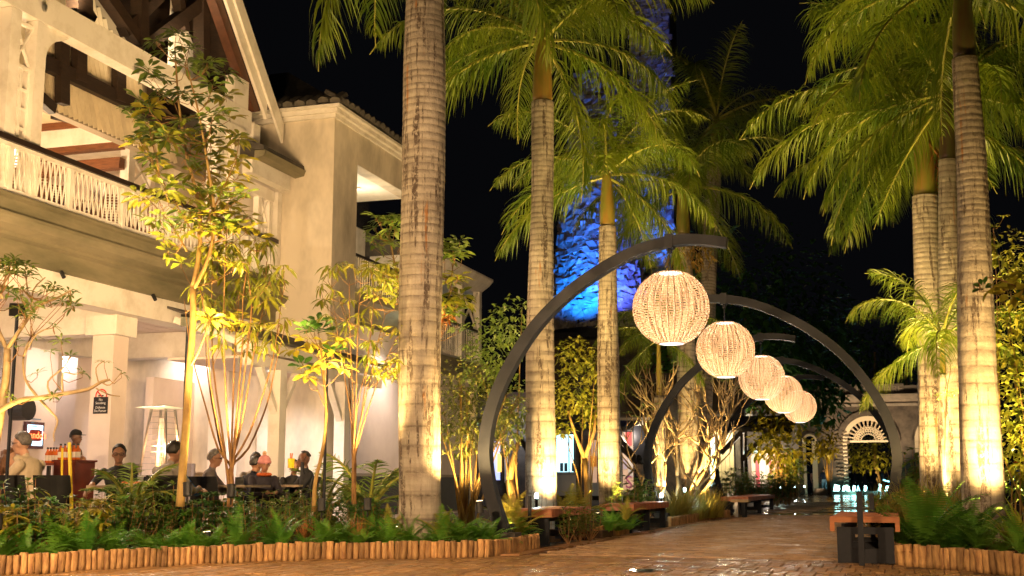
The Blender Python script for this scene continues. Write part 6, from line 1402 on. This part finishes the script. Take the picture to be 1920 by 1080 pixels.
# arch surrounds and fanlight
for i,(cx,hw,sp) in enumerate(arches):
    mb=MB(); n=26
    def ringm(r0,r1,y0,y1,mat,name):
        mb=MB()
        for k in range(n):
            a,b=math.pi*k/n,math.pi*(k+1)/n
            vs=[(cx+r*math.cos(t),y,sp+r*math.sin(t)) for y in (y0,y1) for r,t in ((r0,a),(r1,a),(r1,b),(r0,b))]
            mb.add(vs,[(0,1,2,3),(7,6,5,4),(0,4,5,1),(2,6,7,3),(0,3,7,4),(1,5,6,2)])
        mb.build(name,mat,A)
    ringm(hw*1.08,hw*1.22,YA-.16,YA-.002,astone,'arch_moulding'); 
    fw_=.30 if i!=1 else .12
    ringm(hw-fw_,hw-.003,YA-.06,YA+.3,M('fanlight_frame',(.68,.55,.38),rough=.6),'fanlight_frame')
    if i==1: 
        MB().box(cx-hw,cx-hw+.2,YA-.05,YA+.3,0,sp).box(cx+hw-.35,cx+hw,YA-.05,YA+.3,0,sp).build('jamb_column',MT['fanlight_frame'],A)
        continue
    MB().box(cx-hw,cx+hw,YA+.05,YA+.2,sp-.08,sp+.06).build('transom',MT['fanlight_frame'],A)
    MB().box(cx-hw,cx-hw+.28,YA-.04,YA+.3,0,sp-.081).build('jamb_column',MT['fanlight_frame'],A)
    R1=hw-fw_; spk=MT['fanlight_frame']; ns=14
    def fp(r,t): return Vector((cx+r*math.cos(t),YA+.12,sp+r*math.sin(t)))
    for rr,w_ in ((.34,.09),(.48,.04),(.66,.04)):
        for k in range(n): MB().beam(fp(R1*rr,math.pi*k/n),fp(R1*rr,math.pi*(k+1)/n),.05,.05,(0,1,0)).build('fanlight_bar',spk,A) if k%1==0 else None
    for k in range(ns+1):
        t=math.pi*k/ns
        MB().beam(fp(R1*.34,t),fp(R1*.66,t),.04,.04,(0,1,0)).build('fanlight_bar',spk,A)
        for s in (-1,1):
            pts=[fp(R1*(.5+.5*u),min(math.pi,max(0,t+s*math.pi/ns*(1.15*math.sin(u*math.pi*.55))))) for u in (0,.25,.5,.75,1)]
            MB().tube(pts,.026,4).build('fanlight_bar',spk,A)
# rubble pier stones, each its own
def stone_mesh(seed,s=(1,1,1),mat=None):
    rs=random.Random(seed); mb=MB(); mb.ball((0,0,0),.5,6,s); mb.v=[tuple(c*(1+rs.uniform(-.16,.16)) for c in v) for v in mb.v]; 
    top=mb.v[0]; 
    return mb.mesh('stone',mat or astone)
rub=M('lit_rubble',(.16,.12,.08),(.06,.045,.03),3,.8,rv=.4)
SMs=[stone_mesh(k,(1.25,.45,.55),rub) for k in range(4)]
for r_ in range(17):
    z=.25+r_*.25
    for c_ in range(3):
        link('stone',random.choice(SMs),A,Vector((xs(1568,YA)+.16+c_*.27+U(-.05,.05)+.1*(r_%2),YA-.05,z+U(-.03,.03)))-A.location,(U(-.1,.1),U(-.2,.2),U(-.1,.1)),U(.26,.34))
# lamps of the arcade
for (px,py,tx,ty,W,lb) in ((1618,915,1632,790,1500,'spotlight at the foot of the fanlight arch'),(1520,915,1522,830,200,'spotlight at the foot of the narrow arch'),(1573,915,1574,850,140,'spotlight on the rubble pier'),(1500,915,1600,750,330,'spotlight washing the arcade cornice'),(1700,915,1720,750,330,'spotlight washing the cornice at the right')):
    uplight(G(px,79 if px not in (1573,) else 84,0),onY(tx,ty,YA),W,lb,(1,.72,.42),60,.1)
# fountain ledge and jets; the light on the water is an emissive colour
fl_=empty('fountain',G(1610,83),'low stone fountain ledge with a row of glowing cyan jets','fountain')
a,b=G(1526,82),G(1692,82)
MB().beam(a+Vector((0,0,.12)),b+Vector((0,0,.12)),.5,.24).build('ledge',capm,fl_); c=G(1528,81.5); d=G(1552,81.5); MB().beam(c+Vector((0,0,.2)),d+Vector((0,0,.2)),.7,.4).build('ledge_block',M('ledge_block',(.30,.25,.21),(.2,.16,.13),3,.8),fl_)
jet=glow('lit_jet',(.45,1,.92),5); jet2=glow('lit_jet_blue',(.25,.8,.9),2.5)
def jt(pts,w_,m): MB().tube([PT(x,y,82.5) for x,y in pts],w_,6).build('water_jet',m,fl_)
for p_ in ([(1564,926),(1567,909)],[(1570,926),(1572,910)],[(1574,926),(1568,912)],[(1566,918),(1574,916)],[(1581,926),(1583,912),(1587,911),(1589,920)],[(1590,912),(1592,925)],[(1600,926),(1602,911)],[(1622,926),(1623,911)],[(1648,925),(1650,908)],[(1646,924),(1656,922)],[(1664,912),(1670,925)],[(1664,912),(1661,922)]): jt(p_,.075,jet)
for p_ in ([(1606,926),(1609,911),(1613,925)],[(1585,922),(1595,921)],[(1656,900),(1668,903)],[(1673,912),(1672,926)],[(1625,914),(1621,926)]): jt(p_,.045,jet2)
point('fountain_light',G(1600,81.4,.3),9,(.3,.95,.9),.2,fl_); point('fountain_light',G(1650,81.4,.3),7,(.3,.9,.95),.2,fl_)
# ================================================================ BLUE LIT STONE TOWERS
W0=empty('stone_windmill_tower',G(1130,60),'round tapering rubble tower lit deep blue behind the palms','tower')
bst=M('pale_rubble',(.42,.40,.38),(.25,.24,.22),2.5,.75,bump=.5,bscale=6,rv=.35)
cen=G(1128,62); zb=PT(1128,612,60).z; zt_=PT(1128,120,60).z
def rad_(z): return 2.42-(z-zb)*.105
MB().lathe([(rad_(zb)-.1,0),(rad_(zb)-.1,zb),(rad_(zt_)-.1,zt_)],36,(cen.x,cen.y,0)).build('tower_core',M('tower_mortar',(.06,.06,.07),rough=.9),W0)
MB().lathe([(rad_(zb)+.25,zb-.5),(rad_(zb)+.25,zb-.12),(rad_(zb)+.1,zb-.05)],36,(cen.x,cen.y,0)).build('ledge_ring',iron,W0)
def cut_stone(mb,c,s,rs,b=.2):
    c=Vector(c); vs=[]
    for zz in (-1,1):
        for yy in (-1,1):
            for xx in (-1,1): vs.append((c.x+s[0]*(xx*.5+rs.uniform(-b,b)*.5),c.y+s[1]*(yy*.5+rs.uniform(-b,b)),c.z+s[2]*(zz*.5+rs.uniform(-b,b)*.5)))
    return mb.add(vs,[(0,2,3,1),(4,5,7,6),(0,1,5,4),(1,3,7,5),(3,2,6,7),(2,0,4,6)])
_rs=random.Random(5); SB=[cut_stone(MB(),(0,0,0),(1.05,.8,.62),_rs,.34).mesh('stone',bst) for k in range(12)]
facing_a=math.atan2(-cen.y,-cen.x); z=zb+.1; stones=[]
while z<zt_:
    rr=rad_(z); da=.40/rr; a=-1.9+U(0,da)
    while a<1.9:
        stones.append((z+U(-.05,.05),a+U(-.05,.05)*1.2,rr)); a+=da*U(.8,1.15)
    z+=.29
stones.sort(key=lambda s:(s[0]>zb+8.5, abs(s[1])))
rest=MB()
for i,(z,a,rr) in enumerate(stones):
    t=facing_a+a; p=Vector((cen.x+rr*math.cos(t),cen.y+rr*math.sin(t),z)); s=U(.36,.52)
    if i<298: link('stone',random.choice(SB),W0,p-W0.location,(U(-.4,.4),U(-.5,.5),t-math.pi/2+U(-.3,.3)),(s,s*.6,s))
    else:
        cut_stone(rest,p,(.40*U(.8,1.2),.40,.24*U(.8,1.2)),_rs,.3)
rest.build('stonework',bst,W0)['kind']='stuff'
C0=empty('stone_chimney_tower',G(1237,66),'tall square rubble chimney lit blue on one face, rising out of frame','tower')
c=G(1237,66); x0,x1=xs(1199,c.y),xs(1274,c.y); zt2=PT(1237,-60,66).z
MB().box(x0,x1,c.y,c.y+2.2,0,zt2).build('shaft',MT['tower_mortar'],C0)
rest=MB(); z=.3
while z<zt2:
    x=x0
    while x<x1: 
        cut_stone(rest,(x+U(-.03,.03),c.y-.02,z+U(-.03,.03)),(.34*U(.8,1.15),.24,.23*U(.8,1.2)),_rs,.34); x+=U(.26,.36)
    y=c.y
    while y<c.y+2.2: cut_stone(rest,(x0,y,z+U(-.04,.04)),(.24,.34,.24),_rs,.3); y+=.32
    z+=.27
rest.build('stonework',bst,C0)['kind']='stuff'
def blue(loc,tgt,W,col,lb,ang=60):
    uplight(loc,tgt,W,lb,col,ang,.1,.6)
BLU=(.04,.30,1)
def onroof(px,D,py): p=PT(px,py,D); return p
for (px,D,py,t,W,col,ang,lb) in ((1085,57.2,606,(1085,470,60),1700,(.005,.20,1),100,'blue floodlight at the left foot of the round tower'),(1170,57.6,606,(1165,440,60.5),1200,(.08,.12,1),85,'violet floodlight at the right foot of the round tower'),(1130,56,610,(1120,300,61),500,(.02,.16,1),60,'blue floodlight aimed up the middle of the round tower'),(1228,63.5,606,(1234,380,66),2800,(.01,.16,1),32,'blue floodlight at the foot of the chimney'),(1236,62.5,606,(1236,120,66),2400,(.01,.12,1),28,'blue floodlight aimed high up the chimney')):
    blue(onroof(px,D,py),PT(*t),W,col,lb,ang)
MB().box(xs(1020,56),xs(1290,56),55.5,60,PT(1130,626,57).z-.15,PT(1130,622,57).z).build('roof_terrace',iron,H_)
MB().box(xs(1030,56),xs(1280,56),56.5,58,0,PT(1130,626,57).z-.16).build('rear_block',stone_d,H_)
